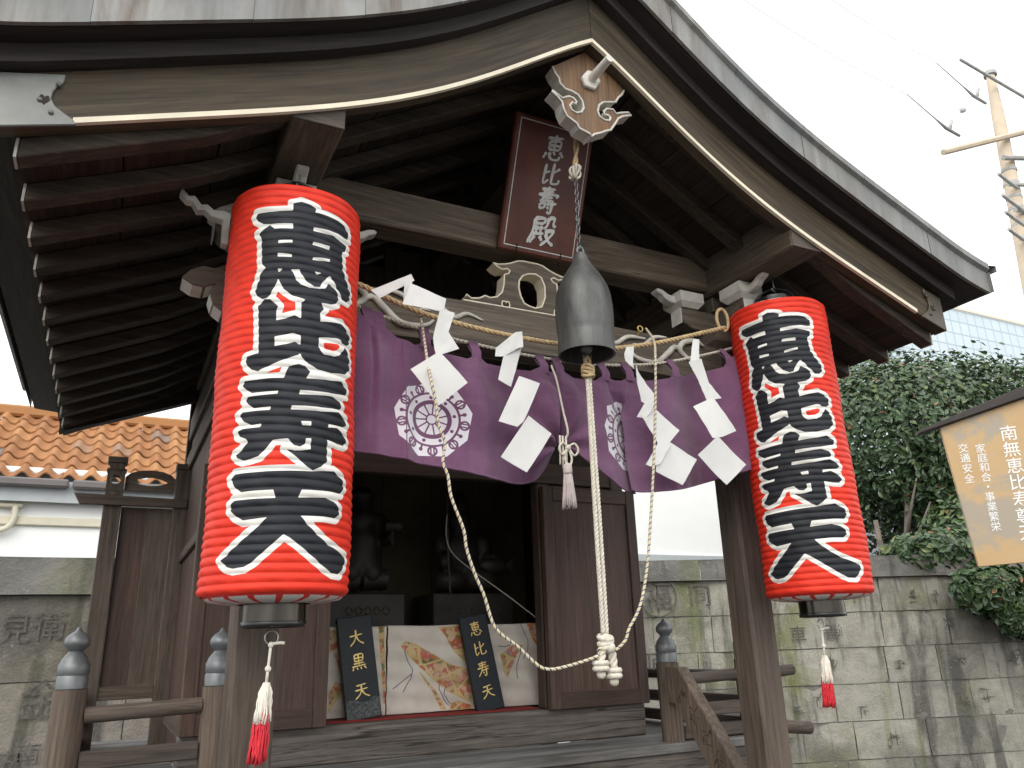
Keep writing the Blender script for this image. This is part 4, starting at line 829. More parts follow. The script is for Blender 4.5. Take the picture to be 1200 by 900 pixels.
# ------------------------------------------------------------------ lanterns
LR, LZ0, LZ1 = .175, .125, 1.165
def make_lantern_body():
    nth, nb = 230, 26; pitch = .0212
    th = np.r_[np.linspace(-1.62, 1.62, nth), np.linspace(1.62, 2*PI-1.62, nb)[1:-1]]
    zz = np.arange(LZ0, LZ1+1e-6, .0019); T, Z = np.meshgrid(th, zz)
    ph = np.abs(np.sin(PI*(Z-LZ0+.0022*np.sin(2.3*T+11*Z)*np.clip((Z-LZ0)*8, 0, 1)*np.clip((LZ1-Z)*8, 0, 1))/pitch))
    wob = np.array([[0.0]])
    R = LR-.003+.0038*ph**.8
    e = np.minimum(1, np.minimum((Z-LZ0)/.012, (LZ1-Z)/.012)); R = R*(1-.02*(1-e)**2)
    R = R+.0018*np.sin(3*T+9*Z)+.0013*np.sin(5*T-23*Z)+.0007*np.sin(17*T+61*Z)*ph
    x = R*np.sin(T); y = -R*np.cos(T); zrel = Z-LZ0
    n, mrow = len(th), len(zz)
    V = np.stack([x.ravel(), y.ravel(), zrel.ravel()], 1)
    i = np.arange(n); j = np.arange(mrow-1)[:, None]; a = j*n+i; b = j*n+(i+1) % n
    F = np.stack([a, b, b+n, a+n], 2).reshape(-1, 4)
    me = bpy.data.meshes.new('lantern_body'); me.from_pydata(V.tolist(), [], F.tolist())
    U = (T*LR).ravel()*1.017; ZZ = Z.ravel(); ink = np.full(U.shape, .5); front = np.abs(T.ravel()) < 1.6
    u, v = U[front], ZZ[front]; d = np.full(u.shape, .5)
    for p in DATA['ink']: d = np.minimum(d, sdf(p, u, v))
    for p in DATA['hole']: d = np.maximum(d, -np.clip(sdf(p, u, v), -1, 1))
    ink[front] = d
    at = me.attributes.new('ink', 'FLOAT', 'POINT'); at.data.foreach_set('value', ink.astype(np.float32))
    me.materials.append(M['lantern']); me.polygons.foreach_set('use_smooth', [True]*len(me.polygons)); me.update()
    return me
def make_lantern():
    t = thing('paper_lantern', 'nearer red paper lantern on the left, black characters edged white', 'lantern', (.355, 2.0, LZ0), 'red paper lanterns under the gable')
    link('lantern_body', make_lantern_body(), t, Vector((.355, 2.0, LZ0)))
    b = (.355, 2.0, LZ0)
    MB().lathe([(LR-.006, .003), (.155, -.010), (.12, -.016), (.085, -.018)], b, 48, cap=False).build('petal_base', M['petal'], t, smooth=True)
    MB().lathe([(LR-.008, 1.036), (.15, 1.048), (.085, 1.05)], b, 48, cap=False).build('paper_top', M['petal'], t, smooth=True)
    MB().lathe([(.074, -.012), (.0745, -.069), (.069, -.071), (.068, -.03), (.066, -.012)], b, 48, cap=False).build('lower_cap', M['capmetal'], t, smooth=.5)
    MB().lathe([(.0755, -.058), (.0765, -.060), (.0765, -.068), (.0755, -.070)], b, 48, cap=False).build('cap_rim', M['black'], t, smooth=.5)
    MB().lathe([(.072, 1.046), (.074, 1.05), (.074, 1.098), (.069, 1.10), (.067, 1.06)], b, 48, cap=False).build('upper_cap', M['black'], t, smooth=.5)
    a = [(b[0]+.079*math.cos(q), b[1], b[2]+1.085+.062*math.sin(q)) for q in np.linspace(-.25, PI+.25, 25)]
    MB().tube(a, .0032, 8).build('wire_handle', M['black'], t, smooth=True)
    MB().tube([(b[0]-.018, b[1], b[2]+1.148), (b[0], b[1], b[2]+1.151), (b[0]+.018, b[1], b[2]+1.148)], .005, 8).build('handle_grip', M['black'], t, smooth=True)
    for r_, zz in (): pass
    return t
def copy_tree(o, loc=None, rz=0):
    c = o.copy(); COL.objects.link(c)
    if loc is not None: c.location = loc; c.rotation_euler = (0, 0, rz)
    for ch in o.children:
        k = ch.copy(); COL.objects.link(k); k.parent = c
        for g in ch.children:
            q = g.copy(); COL.objects.link(q); q.parent = k
    return c
lt = make_lantern(); lt.rotation_euler = (0, math.radians(-.3), -.114)
l2 = copy_tree(lt, (2.167, 2.0, LZ0+ZO), -.975)
l2.rotation_euler = (0, math.radians(-.45), -.975)
l2['label'] = 'farther red paper lantern hanging on the right, in front of the right post'
# the hooks the lanterns hang by
def hook(x, y, z0, z1, label):
    mb = MB(); r = .009
    p = [(x, y, z1), (x, y, z0+.03)]+[(x+r*math.sin(q)*1.0, y, z0+.012+r*math.cos(q)) for q in np.linspace(0, 5.2, 12)]
    mb.tube(p, .0026, 7); o = mb.build('hook', M['steel'], base=(x, y, z1), smooth=True); tag(o, label, 'hook', 'steel lantern hooks'); return o
hook(.352, 2.0, LZ0+1.135, 1.3215, 'steel hook holding up the left lantern under its plate end')
hook(2.167, 2.0, LZ0+1.135, 1.3215, 'steel hook holding up the right lantern under its plate end')
o = MB().extr([(.318, 1.215), (.318, 1.275), (.328, 1.288), (.372, 1.284), (.384, 1.268), (.378, 1.21)], lambda x, z: (x, 2.022, z), lambda x, z: (x, 2.026, z)).build('hanger_plate', M['plate'], base=(.35, 2.024, 1.28))
tag(o, 'small pale hanger plate behind the hook of the left lantern', 'plate')
# tassels under the lanterns
def tassel(x, y, z, lean, label, ln=.17, wd=.020):
    t = thing('tassel', label, 'tassel', (x, y, z), 'red and white lantern tassels')
    MB().tube([(x+.0155*math.cos(q), y, z-.012+.0155*math.sin(q)) for q in np.linspace(0, 2*PI, 17)[:-1]], .0016, 6, closed=True).build('ring', M['steel'], t, smooth=True)
    mb = MB(); P = lambda k: (x-lean*k, y, z-.026-k)
    mb.tube([P(0), P(.03), P(.06), P(.085)], .0034, 7); mb.ball(P(.055), .0075, 10); mb.ball(P(.002), .007, 10)
    mb.tube([P(0), (x+.02, y-.004, P(0)[2]+.002), (x+.03, y-.004, P(0)[2]+.001)], .004, 6)
    mb.build('cord', M['yarn'], t, smooth=True)
    zt = .085; rr = random.Random(5)
    for nm, mt, k0, k1, r0, r1 in (('white_threads', M['yarn'], .0, .085, .012, .0185), ('red_threads', M['redyarn'], .072, ln, .0165, wd)):
        mb = MB()
        for i in range(70):
            a = rr.uniform(0, 2*PI); q = math.sqrt(rr.uniform(.15, 1)); e0 = k0+rr.uniform(-.006, .006)*(nm == 'red_threads')+ (.018*math.sin(a*2+1) if nm == 'red_threads' else 0); e1 = k1+rr.uniform(-.008, .004)+(0.018*math.sin(a*2+1)*0 if 1 else 0)
            pts = []
            for f in np.linspace(0, 1, 5):
                k = zt+e0+(e1-e0)*f; R = (r0+(r1-r0)*f)*q*(1-.0 if nm != 'white_threads' else min(1, .45+f*2.2))
                c = P(k); pts.append((c[0]+R*math.cos(a)+.002*math.sin(9*f+i), c[1]+R*math.sin(a), c[2]))
            mb.tube(pts, .0021, 5)
        mb.build(nm, mt, t, smooth=True)
    return t
tassel(.350, 1.98, .043, .06, 'red and white tassel hanging from the left lantern in front of the left post', .168)
tassel(2.152, 2.0, .043, .055, 'red and white tassel hanging from the right lantern in front of the stone wall', .158, .021)

# ------------------------------------------------------------------ ropes, curtain, streamers
r0 = DATA['rope']; mb = MB(); twist(mb, r0, .0085, 3, .055, 7)
e = r0[-1]
mb.tube([(e[0]-.01+.028*math.cos(q), e[1]+.0, e[2]+.03+.045*math.sin(q)) for q in np.linspace(-1.6, 4.2, 20)], .0065, 7)
o = mb.build('straw_rope', M['straw'], base=r0[7], smooth=True); tag(o, 'thick twisted straw rope strung across the porch beam holding paper streamers', 'rope')
wr = DATA['wrope']; mb = MB(); twist(mb, wr, .0055, 2, .03, 6)
o = mb.build('curtain_rope', M['hemp'], base=wr[6], smooth=True); tag(o, 'thin white rope the purple curtain loops hang from', 'rope')
wx = np.array([p[0] for p in wr]); wz = np.array([p[2] for p in wr]); wy = np.array([p[1] for p in wr])
# curtain: a cloth with a drawn-up middle and a pleat through the right crest
S0, S1 = .50, 2.02
def ctop(x): return np.interp(x, wx, wz)
lx = np.array([p[0] for p in DATA['loops']])
bxs = np.array([.45, .58, .70, .833, .95, 1.056, 1.11, 1.16, 1.205, 1.232, 1.26, 1.31, 1.38, 1.44, 1.50, 1.60, 1.707, 1.85, 2.03])
bzs = np.array([.53, .525, .512, .494, .478, .470, .474, .492, .545, .61, .60, .555, .51, .475, .460, .468, .486, .525, .575])
sp_ = spline([(a, b, 0) for a, b in zip(bxs, bzs)], 8); spx = np.array([p[0] for p in sp_]); spz = np.array([p[1] for p in sp_])
ns, ntv = 760, 230
sv_ = np.linspace(S0, S1+.09, ns); tv = np.linspace(0, 1, ntv)
# pleat: cloth runs to 1.505, doubles back to 1.475, then on
def xmap(s):
    kx = [S0, 1.44, 1.502, 1.520, 1.492, 1.472, 1.50, S1]; ks = [S0, 1.44, 1.505, 1.535, 1.565, 1.592, 1.622, S1+.09]
    return np.interp(s, ks, kx)
def ymap(s): return np.interp(s, [S0, 1.44, 1.505, 1.535, 1.565, 1.592, 1.65, S1+.09], [0, .004, .018, .02, .0, -.014, -.012, 0])
SS, TT = np.meshgrid(sv_, tv)
ker = np.ones(9)/9
xm = np.convolve(np.pad(xmap(sv_), 4, 'edge'), ker, 'valid'); ym = np.convolve(np.pad(ymap(sv_), 4, 'edge'), ker, 'valid')
pl_t = np.clip((TT-.10)/.25, 0, 1)                      # the pleat dies out towards the heading
sflat = S0+(SS-S0)*(S1-S0)/(S1+.09-S0)
XX = sflat*(1-pl_t)+xm[None, :]*pl_t
# scalloped heading between loops
dmin = np.min(np.abs(XX[0][:, None]-lx[None, :]), 1); gap = np.interp(XX[0], np.sort(lx), np.arange(len(lx))); fr = gap-np.floor(gap)
wsp = np.interp(XX[0], (np.sort(lx)[:-1]+np.sort(lx)[1:])/2, np.diff(np.sort(lx)))
sag = .26*wsp*np.clip(np.sin(PI*fr), 0, 1)**.75
top = ctop(XX)-.040-np.clip(sag, 0, .030)[None, :]
bot = np.interp(XX, spx, spz)
ZZ = top*(1-TT)+bot*TT
bun = np.exp(-((XX-1.225)/.10)**2)
YY = 2.10+.0*XX+pl_t*ym[None, :]
YY += -.030*TT**1.2*np.cos((XX-.80)*2*PI/.66)*(1-.8*bun)*.9
YY += .024*np.sin(XX*2*PI/.36+.6)*(1-.35*TT)*np.clip(TT*3, 0, 1)
YY += .010*np.sin(gap*2*PI)[None, :]*(1-TT)*np.clip(TT*6, 0, 1)
YY += -.045*bun*np.sin(np.clip(TT, 0, 1)*PI)**1.2+.02*np.exp(-((XX-1.225)/.03)**2)*TT
for cx0, cz0, sx in ((1.235, .60, 1), (1.235, .60, -1)):     # drape folds radiating from the tie point
    r = np.hypot(XX-cx0, (ZZ-cz0)); an = np.arctan2(ZZ-cz0, sx*(XX-cx0))
    m_ = np.where(sx*(XX-cx0) > 0, 1, 0)*np.exp(-(r/.26)**2)*np.clip(r/.05, 0, 1)
    YY += .018*m_*np.cos(an*7.0+1.0)*(.45 if sx > 0 else 1)
YY += -.014*np.exp(-((XX-.715)/.022)**2)*(.35+.65*TT)+.014*np.exp(-((XX-.755)/.028)**2)*(1-.2*TT)      # crease left of the left crest
YY += .002*np.sin(XX*97)*TT**6
YY += .0035*np.array([[mnoise.noise(Vector((x*7, t*3.5, 1.7))) for x in sv_[::4]] for t in tv[::5]]).repeat(5, 0).repeat(4, 1)[:ntv, :ns] if 0 else 0
rng_n = np.array([[0]])
V = np.stack([XX.ravel(), YY.ravel(), ZZ.ravel()], 1)
base = Vector((1.232, 2.1, .87)); V0 = V-np.array(base)
i = np.arange(ns-1); j = np.arange(ntv-1)[:, None]; a = j*ns+i
F = np.stack([a, a+1, a+ns+1, a+ns], 2).reshape(-1, 4)
ct = thing('curtain', 'purple shrine curtain with white wheel crests, drawn up at its middle', 'curtain', base)
me = bpy.data.meshes.new('curtain_cloth'); me.from_pydata(V0.tolist(), [], F.tolist())
def crest(u, v, R):
    """ten-sided white badge holding a spoked wheel, negative where white"""
    an = np.arctan2(v, u); r = np.hypot(u, v); s = 2*PI/9
    a2 = (an+PI/2+s/2) % s-s/2
    d = r*np.cos(a2)-R*.96
    ring = lambda q, w: np.abs(r-q*R)-w*R
    cut = [ring(.70, .028), ring(.46, .055)]
    k = 11; a3 = (an % (2*PI/k))-PI/k; sp = np.maximum(np.abs(r*np.sin(a3))-.019*R, np.maximum(.15*R-r, r-.46*R)); cut += [sp, ring(.13, .018)]
    a4 = ((an+PI/2) % (2*PI/9))-PI/9
    cut.append(np.hypot(r*np.cos(a4)-.585*R, r*np.sin(a4))-.045*R)
    a5 = ((an+PI/2+PI/9) % (2*PI/9))-PI/9
    px, py = r*np.cos(a5), r*np.sin(a5)
    bulb = np.abs(np.hypot((px-.83*R), py*1.0)-.105*R)-.024*R; cut += [np.maximum(bulb, -px+.71*R), np.maximum(np.abs(np.abs(py)-.038*R)-.018*R, np.abs(px-.81*R)-.09*R)]
    px, py = r*np.cos(a4), r*np.sin(a4)
    cut += [np.maximum(np.abs(py)-.026*R, np.abs(px-.76*R)-.06*R), np.hypot(px-.83*R, py)-.05*R]
    for q in cut: d = np.maximum(d, -q)
    return d
xc = ZZ.ravel(); sfl = SS.ravel()
cl = DATA['crestL']; cR = DATA['crestR']
ink = np.full(xc.shape, .5)
m1 = np.hypot(XX.ravel()-cl[0], xc-cl[2]) < .16; ink[m1] = crest(XX.ravel()[m1]-cl[0], xc[m1]-cl[2], .119)
m2 = (np.abs(sfl-1.515) < .16) & (np.abs(xc-.652) < .16) & (sfl < 1.536); ink[m2] = crest((sfl[m2]-1.515)*1.02, xc[m2]-.652, .122)
at = me.attributes.new('ink', 'FLOAT', 'POINT'); at.data.foreach_set('value', ink.astype(np.float32))
me.materials.append(M['curtain']); me.polygons.foreach_set('use_smooth', [True]*len(me.polygons)); me.update()
cc = link('curtain_cloth', me, ct, base)
sm = cc.modifiers.new('solid', 'SOLIDIFY'); sm.thickness = .0015
mb = MB(); step = 6
hem = [(XX[-1][q], YY[-1][q], ZZ[-1][q]) for q in range(0, ns, 6)]
for xs_ in (.70, 1.70):
    q = int(np.argmin(np.abs(sflat[0]-xs_))); MB().tube([(XX[k_][q], YY[k_][q]-.0012, ZZ[k_][q]) for k_ in range(0, ntv, 6)], .0016, 5).build('seam', M['curtain'], ct, smooth=True)
MB().tube(hem, .0035, 5).build('hem', M['curtain'], ct, smooth=True)
for x in lx:
    zt = float(ctop(x)); q = int(np.argmin(np.abs(XX[0]-x))); yb, zb = float(YY[0][q]), float(ZZ[0][q])
    mb = MB(); hw = .0165; yr = float(np.interp(x, wx, wy))
    prof = [(yb-.004, zb-.028), (yb-.003, zb+.004), (yr-.009, zt-.006), (yr-.006, zt+.006), (yr, zt+.0085), (yr+.006, zt+.006), (yr+.007, zt-.004), (yb+.004, zb)]
    mb.grid(lambda u, v: (x-hw+2*hw*u, *prof[round(v*7)]), 2, 8)
    lo = mb.build('curtain_loop', M['curtain'], ct, smooth=True)
# cord that ties the curtain up and its tassel
tt = thing('curtain_tassel', 'cream cord and tassel tying up the middle of the purple curtain', 'tassel', (1.22, 2.06, .56))
MB().tube(spline([(1.205, 2.085, .86), (1.208, 2.06, .80), (1.216, 2.045, .70), (1.224, 2.035, .625), (1.224, 2.06, .60)], 6), .0035, 7).build('cord', M['hemp'], tt, smooth=True)
mb = MB()
for sx in (-1, 1): mb.tube(spline([(1.218, 2.03, .575), (1.218+sx*.022, 2.025, .585), (1.218+sx*.034, 2.025, .565), (1.218+sx*.02, 2.028, .548), (1.218, 2.03, .575), (1.218+sx*.012, 2.03, .54), (1.218+sx*.006, 2.03, .515)], 6), .0035, 6)
for q in (-.018, -.008, .004): mb.tube([(1.212+q, 2.035, .61), (1.21+q, 2.033, .56), (1.208+q, 2.034, .50+abs(q))], .0032, 6)
mb.ball((1.218, 2.03, .572), .010, 10); mb.build('bow_knot', M['hemp'], tt, smooth=True)
MB().lathe([(.006, .018), (.013, .012), (.015, 0), (.0145, -.012), (.013, -.016)], (1.214, 2.032, .505), 18).build('tassel_head', M['mauveyarn'], tt, smooth=True)
mb = MB(); rr = random.Random(2)
for i in range(80):
    a = rr.uniform(0, 2*PI); q = math.sqrt(rr.uniform(.1, 1)); e1 = rr.uniform(-.006, .004)
    mb.tube([(1.214+(.012+.011*f)*q*math.cos(a), 2.032+(.012+.011*f)*q*math.sin(a), .49-(.105+e1)*f) for f in (0, .35, .7, 1)], .0022, 5)
mb.build('tassel_threads', M['mauveyarn'], tt, smooth=True)
# zig-zag paper streamers
labs = ['white zigzag paper streamer curling over the straw rope, nearest the left lantern', 'white zigzag paper streamer of three flat sheets left of the bell', 'white zigzag paper streamer with curled top just right of the bell', 'white zigzag paper streamer nearest the right lantern']
for lab, pcs in zip(labs, DATA['shide']):
    b0 = pcs[0][0]; t = thing('paper_streamer', lab, 'paper streamer', tuple(b0), 'white paper streamers on the straw rope')
    for k, pc in enumerate(pcs):
        c = np.array(pc).mean(0); th_ = (k % 2*2-1)*.10
        pts = [Vector((p[0], p[1]+(p[0]-c[0])*th_-(p[2]-c[2])*.12+.022-.003*k, p[2]))-Vector(b0) for p in [((c[0]+(q[0]-c[0])*1.05)*1.0105, q[1], (c[2]+(q[2]-c[2])*1.05)*1.0105) for q in pc]]
        bm = bmesh.new(); bm.faces.new([bm.verts.new(p) for p in pts]); bmesh.ops.triangulate(bm, faces=bm.faces)
        bmesh.ops.subdivide_edges(bm, edges=bm.edges, cuts=5, use_grid_fill=True)
        ph = random.uniform(0, 6)
        for v in bm.verts:
            a, b_ = v.co.x-(c[0]-b0[0]), v.co.z-(c[2]-b0[2])
            v.co.y += .006*math.sin((a*.8+b_*.6)*30+ph)*.45+(-.55 if k % 2 else .45)*(a*.7-b_*.7)**2+.0022*mnoise.noise(Vector((a*60, b_*60, ph)))
        me = bpy.data.meshes.new('paper_panel'); bm.to_mesh(me); bm.free(); me.materials.append(M['paper']); me.polygons.foreach_set('use_smooth', [True]*len(me.polygons))
        o = link('paper_panel', me, t, Vector(b0)); sm_ = o.modifiers.new('s', 'SOLIDIFY'); sm_.thickness = .0009; es_ = o.modifiers.new('e', 'EDGE_SPLIT'); es_.split_angle = .6

# ------------------------------------------------------------------ bell and its ropes
BX, BY = CX, 1.91
bl = thing('bell', 'grey green bronze hanging bell in front of the porch beam', 'bell', (BX, BY, .84))
bell_o = [(.010, .352), (.016, .350), (.022, .338), (.026, .325), (.037, .302), (.059, .268), (.071, .245), (.081, .222), (.0875, .195), (.0908, .157), (.0915, .125), (.0900, .095), (.0885, .075), (.0862, .064), (.0872, .058), (.0880, .03), (.0895, .008), (.089, 0)]
bell_i = [(.083, .002), (.081, .05), (.083, .11), (.078, .17), (.06, .23), (.03, .28), (.002, .29)]
MB().lathe(bell_o+bell_i, (BX, BY, .838), 48, cap=False).build('bell_body', M['bronze'], bl, smooth=.7)
MB().tube([(BX+.012*math.cos(q), BY, 1.196+.016*math.sin(q)) for q in np.linspace(0, 2*PI, 17)[:-1]], .0042, 8, closed=True).build('crown_ring', M['iron'], bl, smooth=True)
mb = MB(); mb.ball((BX, BY, .862), .020, 12); mb.tube([(BX, BY, 1.10), (BX, BY, .87)], .004, 6); mb.tube([(BX+.012*math.cos(q), BY, .835+.018*math.sin(q)) for q in np.linspace(0, 2*PI, 15)[:-1]], .004, 6, closed=True)
mb.build('clapper', M['iron'], bl, smooth=True)
# chain from the gable pendant
ch = thing('bell_chain', 'straw cord and thin iron chain from the gable down to the bell', 'chain', (BX, 1.88, 1.45))
mb = MB(); z = 1.215; k = 0; top_z = 1.475
while z < top_z:
    a = (k % 2)*PI/2; fx = (z-1.215)/(top_z-1.215); xx, yy = BX-.004+.006*fx, BY-.03*fx*0
    mb.tube([(xx+.0062*math.cos(q)*math.cos(a), yy+.0062*math.cos(q)*math.sin(a), z+.0105*math.sin(q)) for q in np.linspace(0, 2*PI, 11)[:-1]], .0019, 5, closed=True)
    z += .0165; k += 1
mb.build('chain_links', M['iron'], ch, smooth=True)
mb = MB()
for q in range(5): mb.tube([(BX+.02*math.cos(p+q)*math.cos(q*1.3), BY+.018*math.cos(p+q)*math.sin(q*1.3), 1.492+.022*math.sin(p)) for p in np.linspace(0, 2*PI, 15)[:-1]], .0045, 6, closed=True)
mb.build('cord_knot', M['hemp'], ch, smooth=True)
mb = MB(); twist(mb, [(BX, BY, 1.505), (BX+.006, BY-.005, 1.57), (BX, BY-.02, 1.65), (BX-.004, 1.87, 1.75)], .0095, 2, .12, 6); mb.build('cord', M['straw'], ch, smooth=True)
# pull rope: doubled white cord with knotted ends
pr = thing('bell_rope', 'doubled white pull rope hanging from the bell with knotted ends', 'rope', (BX, BY, .83))
mb = MB(); zs = np.linspace(.80, .02, 14)
for s in (-1, 1):
    twist(mb, [(BX+s*(.0062+.0015*math.sin(z*6)), BY+.001*s, z) for z in zs], .0064, 3, .036, 6)
mb.build('cord', M['hemp'], pr, smooth=True)
mb = MB()
for q in range(4): mb.tube([(BX+.017*math.cos(p), BY+.015*math.sin(p), .80-.010*q+.004*math.sin(2*p+q)) for p in np.linspace(0, 2*PI, 13)[:-1]], .006, 6, closed=True)
mb.tube([(BX-.006, BY, .80), (BX-.008, BY, .822), (BX, BY, .835), (BX+.008, BY, .822), (BX+.006, BY, .80)], .006, 7)
mb.build('upper_knot', M['straw'], pr, smooth=True)
mb = MB(); mb.ball((BX, BY-.002, .0), .020, 14); mb.ball((BX+.006, BY-.012, -.018), .015, 12)
for q in range(3): mb.tube([(BX+.018*math.cos(p), BY+.016*math.sin(p), .008-.013*q+.006*math.sin(p+q)) for p in np.linspace(0, 2*PI, 13)[:-1]], .0075, 6, closed=True)
for s, zz in ((-1, -.065), (1, -.085)):
    twist(mb, [(BX+s*.006, BY, -.012), (BX+s*.018, BY-.002, -.04), (BX+s*.020, BY, zz)], .012, 3, .05, 6)
    for q in range(2): mb.tube([(BX+s*.020+.017*math.cos(p), BY+.016*math.sin(p), zz+.008-.014*q) for p in np.linspace(0, 2*PI, 13)[:-1]], .008, 6, closed=True)
    mb.ball((BX+s*.020, BY, zz-.020), .013, 12)
mb.build('knotted_ends', M['hemp'], pr, smooth=True)
# thin patterned cord looped across the front
mb = MB(); twist(mb, DATA['cord'], .0040, 4, .017, 5, [0, 1, 0, 2], .0026)
co_ = mb.build('patterned_cord', [M['hemp'], M['yellow'], M['navy']], base=DATA['cord'][0], smooth=True); tag(co_, 'thin cream cord flecked yellow looping low across the open doorway', 'cord')
for p, lab in ((DATA['cord'][0], 'small brass ring on the beam above the left end of the flecked cord'), (DATA['cord'][-1], 'small brass ring on the beam above the right end of the flecked cord')):
    o = MB().tube([(p[0]-.004+.011*math.cos(q), 2.19, p[2]+.010+.011*math.sin(q)) for q in np.linspace(0, 2*PI, 15)[:-1]], .0028, 6, closed=True).tube([(p[0]-.004, 2.19, p[2]+.001), (p[0]-.004, 2.235, p[2]-.012)], .003, 6).build('brass_ring', M['gold'], base=(p[0], 2.19, p[2]), smooth=True)
    tag(o, lab, 'ring', 'brass rings on the porch beam')

# ------------------------------------------------------------------ name plaque on the tie beam
P0 = Vector((1.087, 2.215, 1.33)); PU = Vector((1, 0, 0)); PV = Vector((0, -.185, .452)).normalized(); PN = PU.cross(PV)   # towards the viewer
PN = -PN if PN.y > 0 else PN
pw, phh = .320, .488
pq = thing('name_plaque', 'red brown wooden plaque with pale brushed characters leaning out above the tie beam', 'plaque', P0)
pt = lambda a, b, c=0: P0+PU*a+PV*b+PN*c
def pbox(name, a0, a1, b0, b1, c0, c1, mat, par, bev=.003):
    v = [pt(a, b, c) for c in (c0, c1) for b in (b0, b1) for a in (a0, a1)]
    return MB().add(v, [(0, 2, 3, 1), (4, 5, 7, 6), (0, 1, 5, 4), (2, 6, 7, 3), (0, 4, 6, 2), (1, 3, 7, 5)]).build(name, mat, par, bevel=bev)
bd = pbox('plaque_board', 0, pw, 0, phh, -.024, 0, M['plaque'], pq, .006)
ins, lw = .018, .0032
for a0, a1, b0, b1 in ((ins, pw-ins, ins, ins+lw), (ins, pw-ins, phh-ins-lw, phh-ins), (ins, ins+lw, ins+lw+.0002, phh-ins-lw-.0002), (pw-ins-lw, pw-ins, ins+lw+.0002, phh-ins-lw-.0002)):
    pbox('border_line', a0, a1, b0, b1, .0004, .0014, M['silver'], bd, 0)
for i, c in enumerate('恵比壽殿'):
    sz = (.092, .082, .094, .108)[i]; cb = (.392, .300, .205, .092)[i]; mb = MB()
    brush(mb, c, lambda x, y, l: pt(.163+(x-50)/100*sz+(50-y)/100*sz*.10, cb+(50-y)/100*sz*1.06+(x-50)/100*sz*.12, l), 12.0)
    mb.build('character', M['silver'], bd)
for a in (.07, .25):
    MB().tube([pt(a, .03, .003), pt(a, -.004, .004), pt(a, -.014, -.01), pt(a+.01, -.02, -.02)], .0018, 5).build('wire_clip', M['wire'], pq)

# ------------------------------------------------------------------ inside: statues, altar, tablets
def blob(name, parts, base, voxel=.011):
    mb = MB()
    for c, r in parts:
        r = r if isinstance(r, tuple) else (r, r, r)
        k = 9; n = 14; o = len(mb.v)
        mb.lathe([(max(1e-3, math.sin(PI*i/(k-1))), -math.cos(PI*i/(k-1))*r[2]) for i in range(k)], (0, 0, 0), n)
        for q in range(o, len(mb.v)):
            v = mb.v[q]; mb.v[q] = (base[0]+c[0]+v[0]*r[0], base[1]+c[1]+v[1]*r[1], base[2]+c[2]+v[2])
    return mb, voxel
def statue(name, label, parts, base, extra):
    t = thing(name, label, 'statue', base, 'dark deity statues inside the shrine')
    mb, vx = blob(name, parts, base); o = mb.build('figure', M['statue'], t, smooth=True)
    r = o.modifiers.new('r', 'REMESH'); r.mode = 'VOXEL'; r.voxel_size = vx; r.use_smooth_shade = True
    s_ = o.modifiers.new('s', 'SMOOTH'); s_.iterations = 3
    for nm, fn in extra: fn(t)
    return t
face = [((0, -.046, .372), (.011, .014, .014)), ((-.020, -.042, .385), .009), ((.020, -.042, .385), .009), ((0, -.040, .352), (.020, .010, .007)), ((-.056, 0, .375), (.010, .012, .022)), ((.056, 0, .375), (.010, .012, .022)), ((0, -.030, .335), (.03, .02, .018))]
ebisu = [((0, 0, .10), (.13, .11, .09)), ((-.085, -.06, .07), (.085, .075, .055)), ((.085, -.06, .07), (.085, .075, .055)), ((0, 0, .21), (.095, .08, .11)), ((0, 0, .30), (.055, .05, .05)), ((0, 0, .375), (.056, .054, .062)),
         ((-.115, -.01, .235), (.045, .05, .075)), ((.115, -.01, .235), (.045, .05, .075)), ((-.12, -.065, .165), (.035, .065, .04)), ((.12, -.06, .165), (.035, .065, .04)), ((0, .005, .44), (.042, .05, .06)), ((0, .01, .49), (.026, .042, .035)), ((.14, -.03, .10), (.05, .05, .07)), ((-.13, -.1, .15), .028), ((.125, -.1, .15), .028)]+face
def fish(t):
    b = Vector(t['_b']); mb = MB(); c = b+Vector((.125, -.11, .14))
    mb.ball(c, .07, 14, rz=.035, ry=.028)
    mb.extr([(.065, 0), (.11, .035), (.10, 0), (.11, -.035)], lambda x, z: (c.x+x, c.y-.004, c.z+z), lambda x, z: (c.x+x, c.y+.004, c.z+z))
    mb.extr([(-.03, .03), (0, .055), (.04, .028)], lambda x, z: (c.x+x, c.y-.003, c.z+z), lambda x, z: (c.x+x, c.y+.003, c.z+z)); mb.build('sea_bream', M['statue'], t, smooth=.6)
statue('ebisu_statue', 'dark carved seated figure in a tall cap holding a fish, mid doorway', ebisu, (1.57, 3.72, .235), [('f', fish)])
daik = [((0, 0, .16), (.105, .09, .17)), ((-.05, -.03, .06), (.055, .06, .06)), ((.05, -.03, .06), (.055, .06, .06)), ((0, 0, .30), (.09, .075, .09)), ((0, 0, .375), (.058, .056, .062)), ((0, .01, .43), (.085, .078, .03)), ((0, .01, .45), (.055, .05, .03)),
        ((-.10, -.02, .27), (.04, .045, .08)), ((.10, -.02, .27), (.04, .045, .08)), ((.115, -.07, .21), (.032, .055, .032)), ((-.10, -.06, .30), (.03, .05, .035)), ((-.10, .06, .33), (.11, .09, .12)), ((.12, -.11, .215), .026)]+face
def mallet(t):
    b = Vector(t['_b']); c = b+Vector((.125, -.12, .27)); MB().tube([c+Vector((-.04, 0, 0)), c+Vector((.04, 0, 0))], .028, 14).tube([c, c-Vector((0, 0, .09))], .008, 8).build('mallet', M['statue'], t, smooth=.6)
    MB().tube([b+Vector((-.13, -.02, .03)), b+Vector((-.01, -.02, .03))], .05, 16).tube([b+Vector((.01, -.02, .03)), b+Vector((.13, -.02, .03))], .05, 16).build('rice_bales', M['statue'], t, smooth=.6)
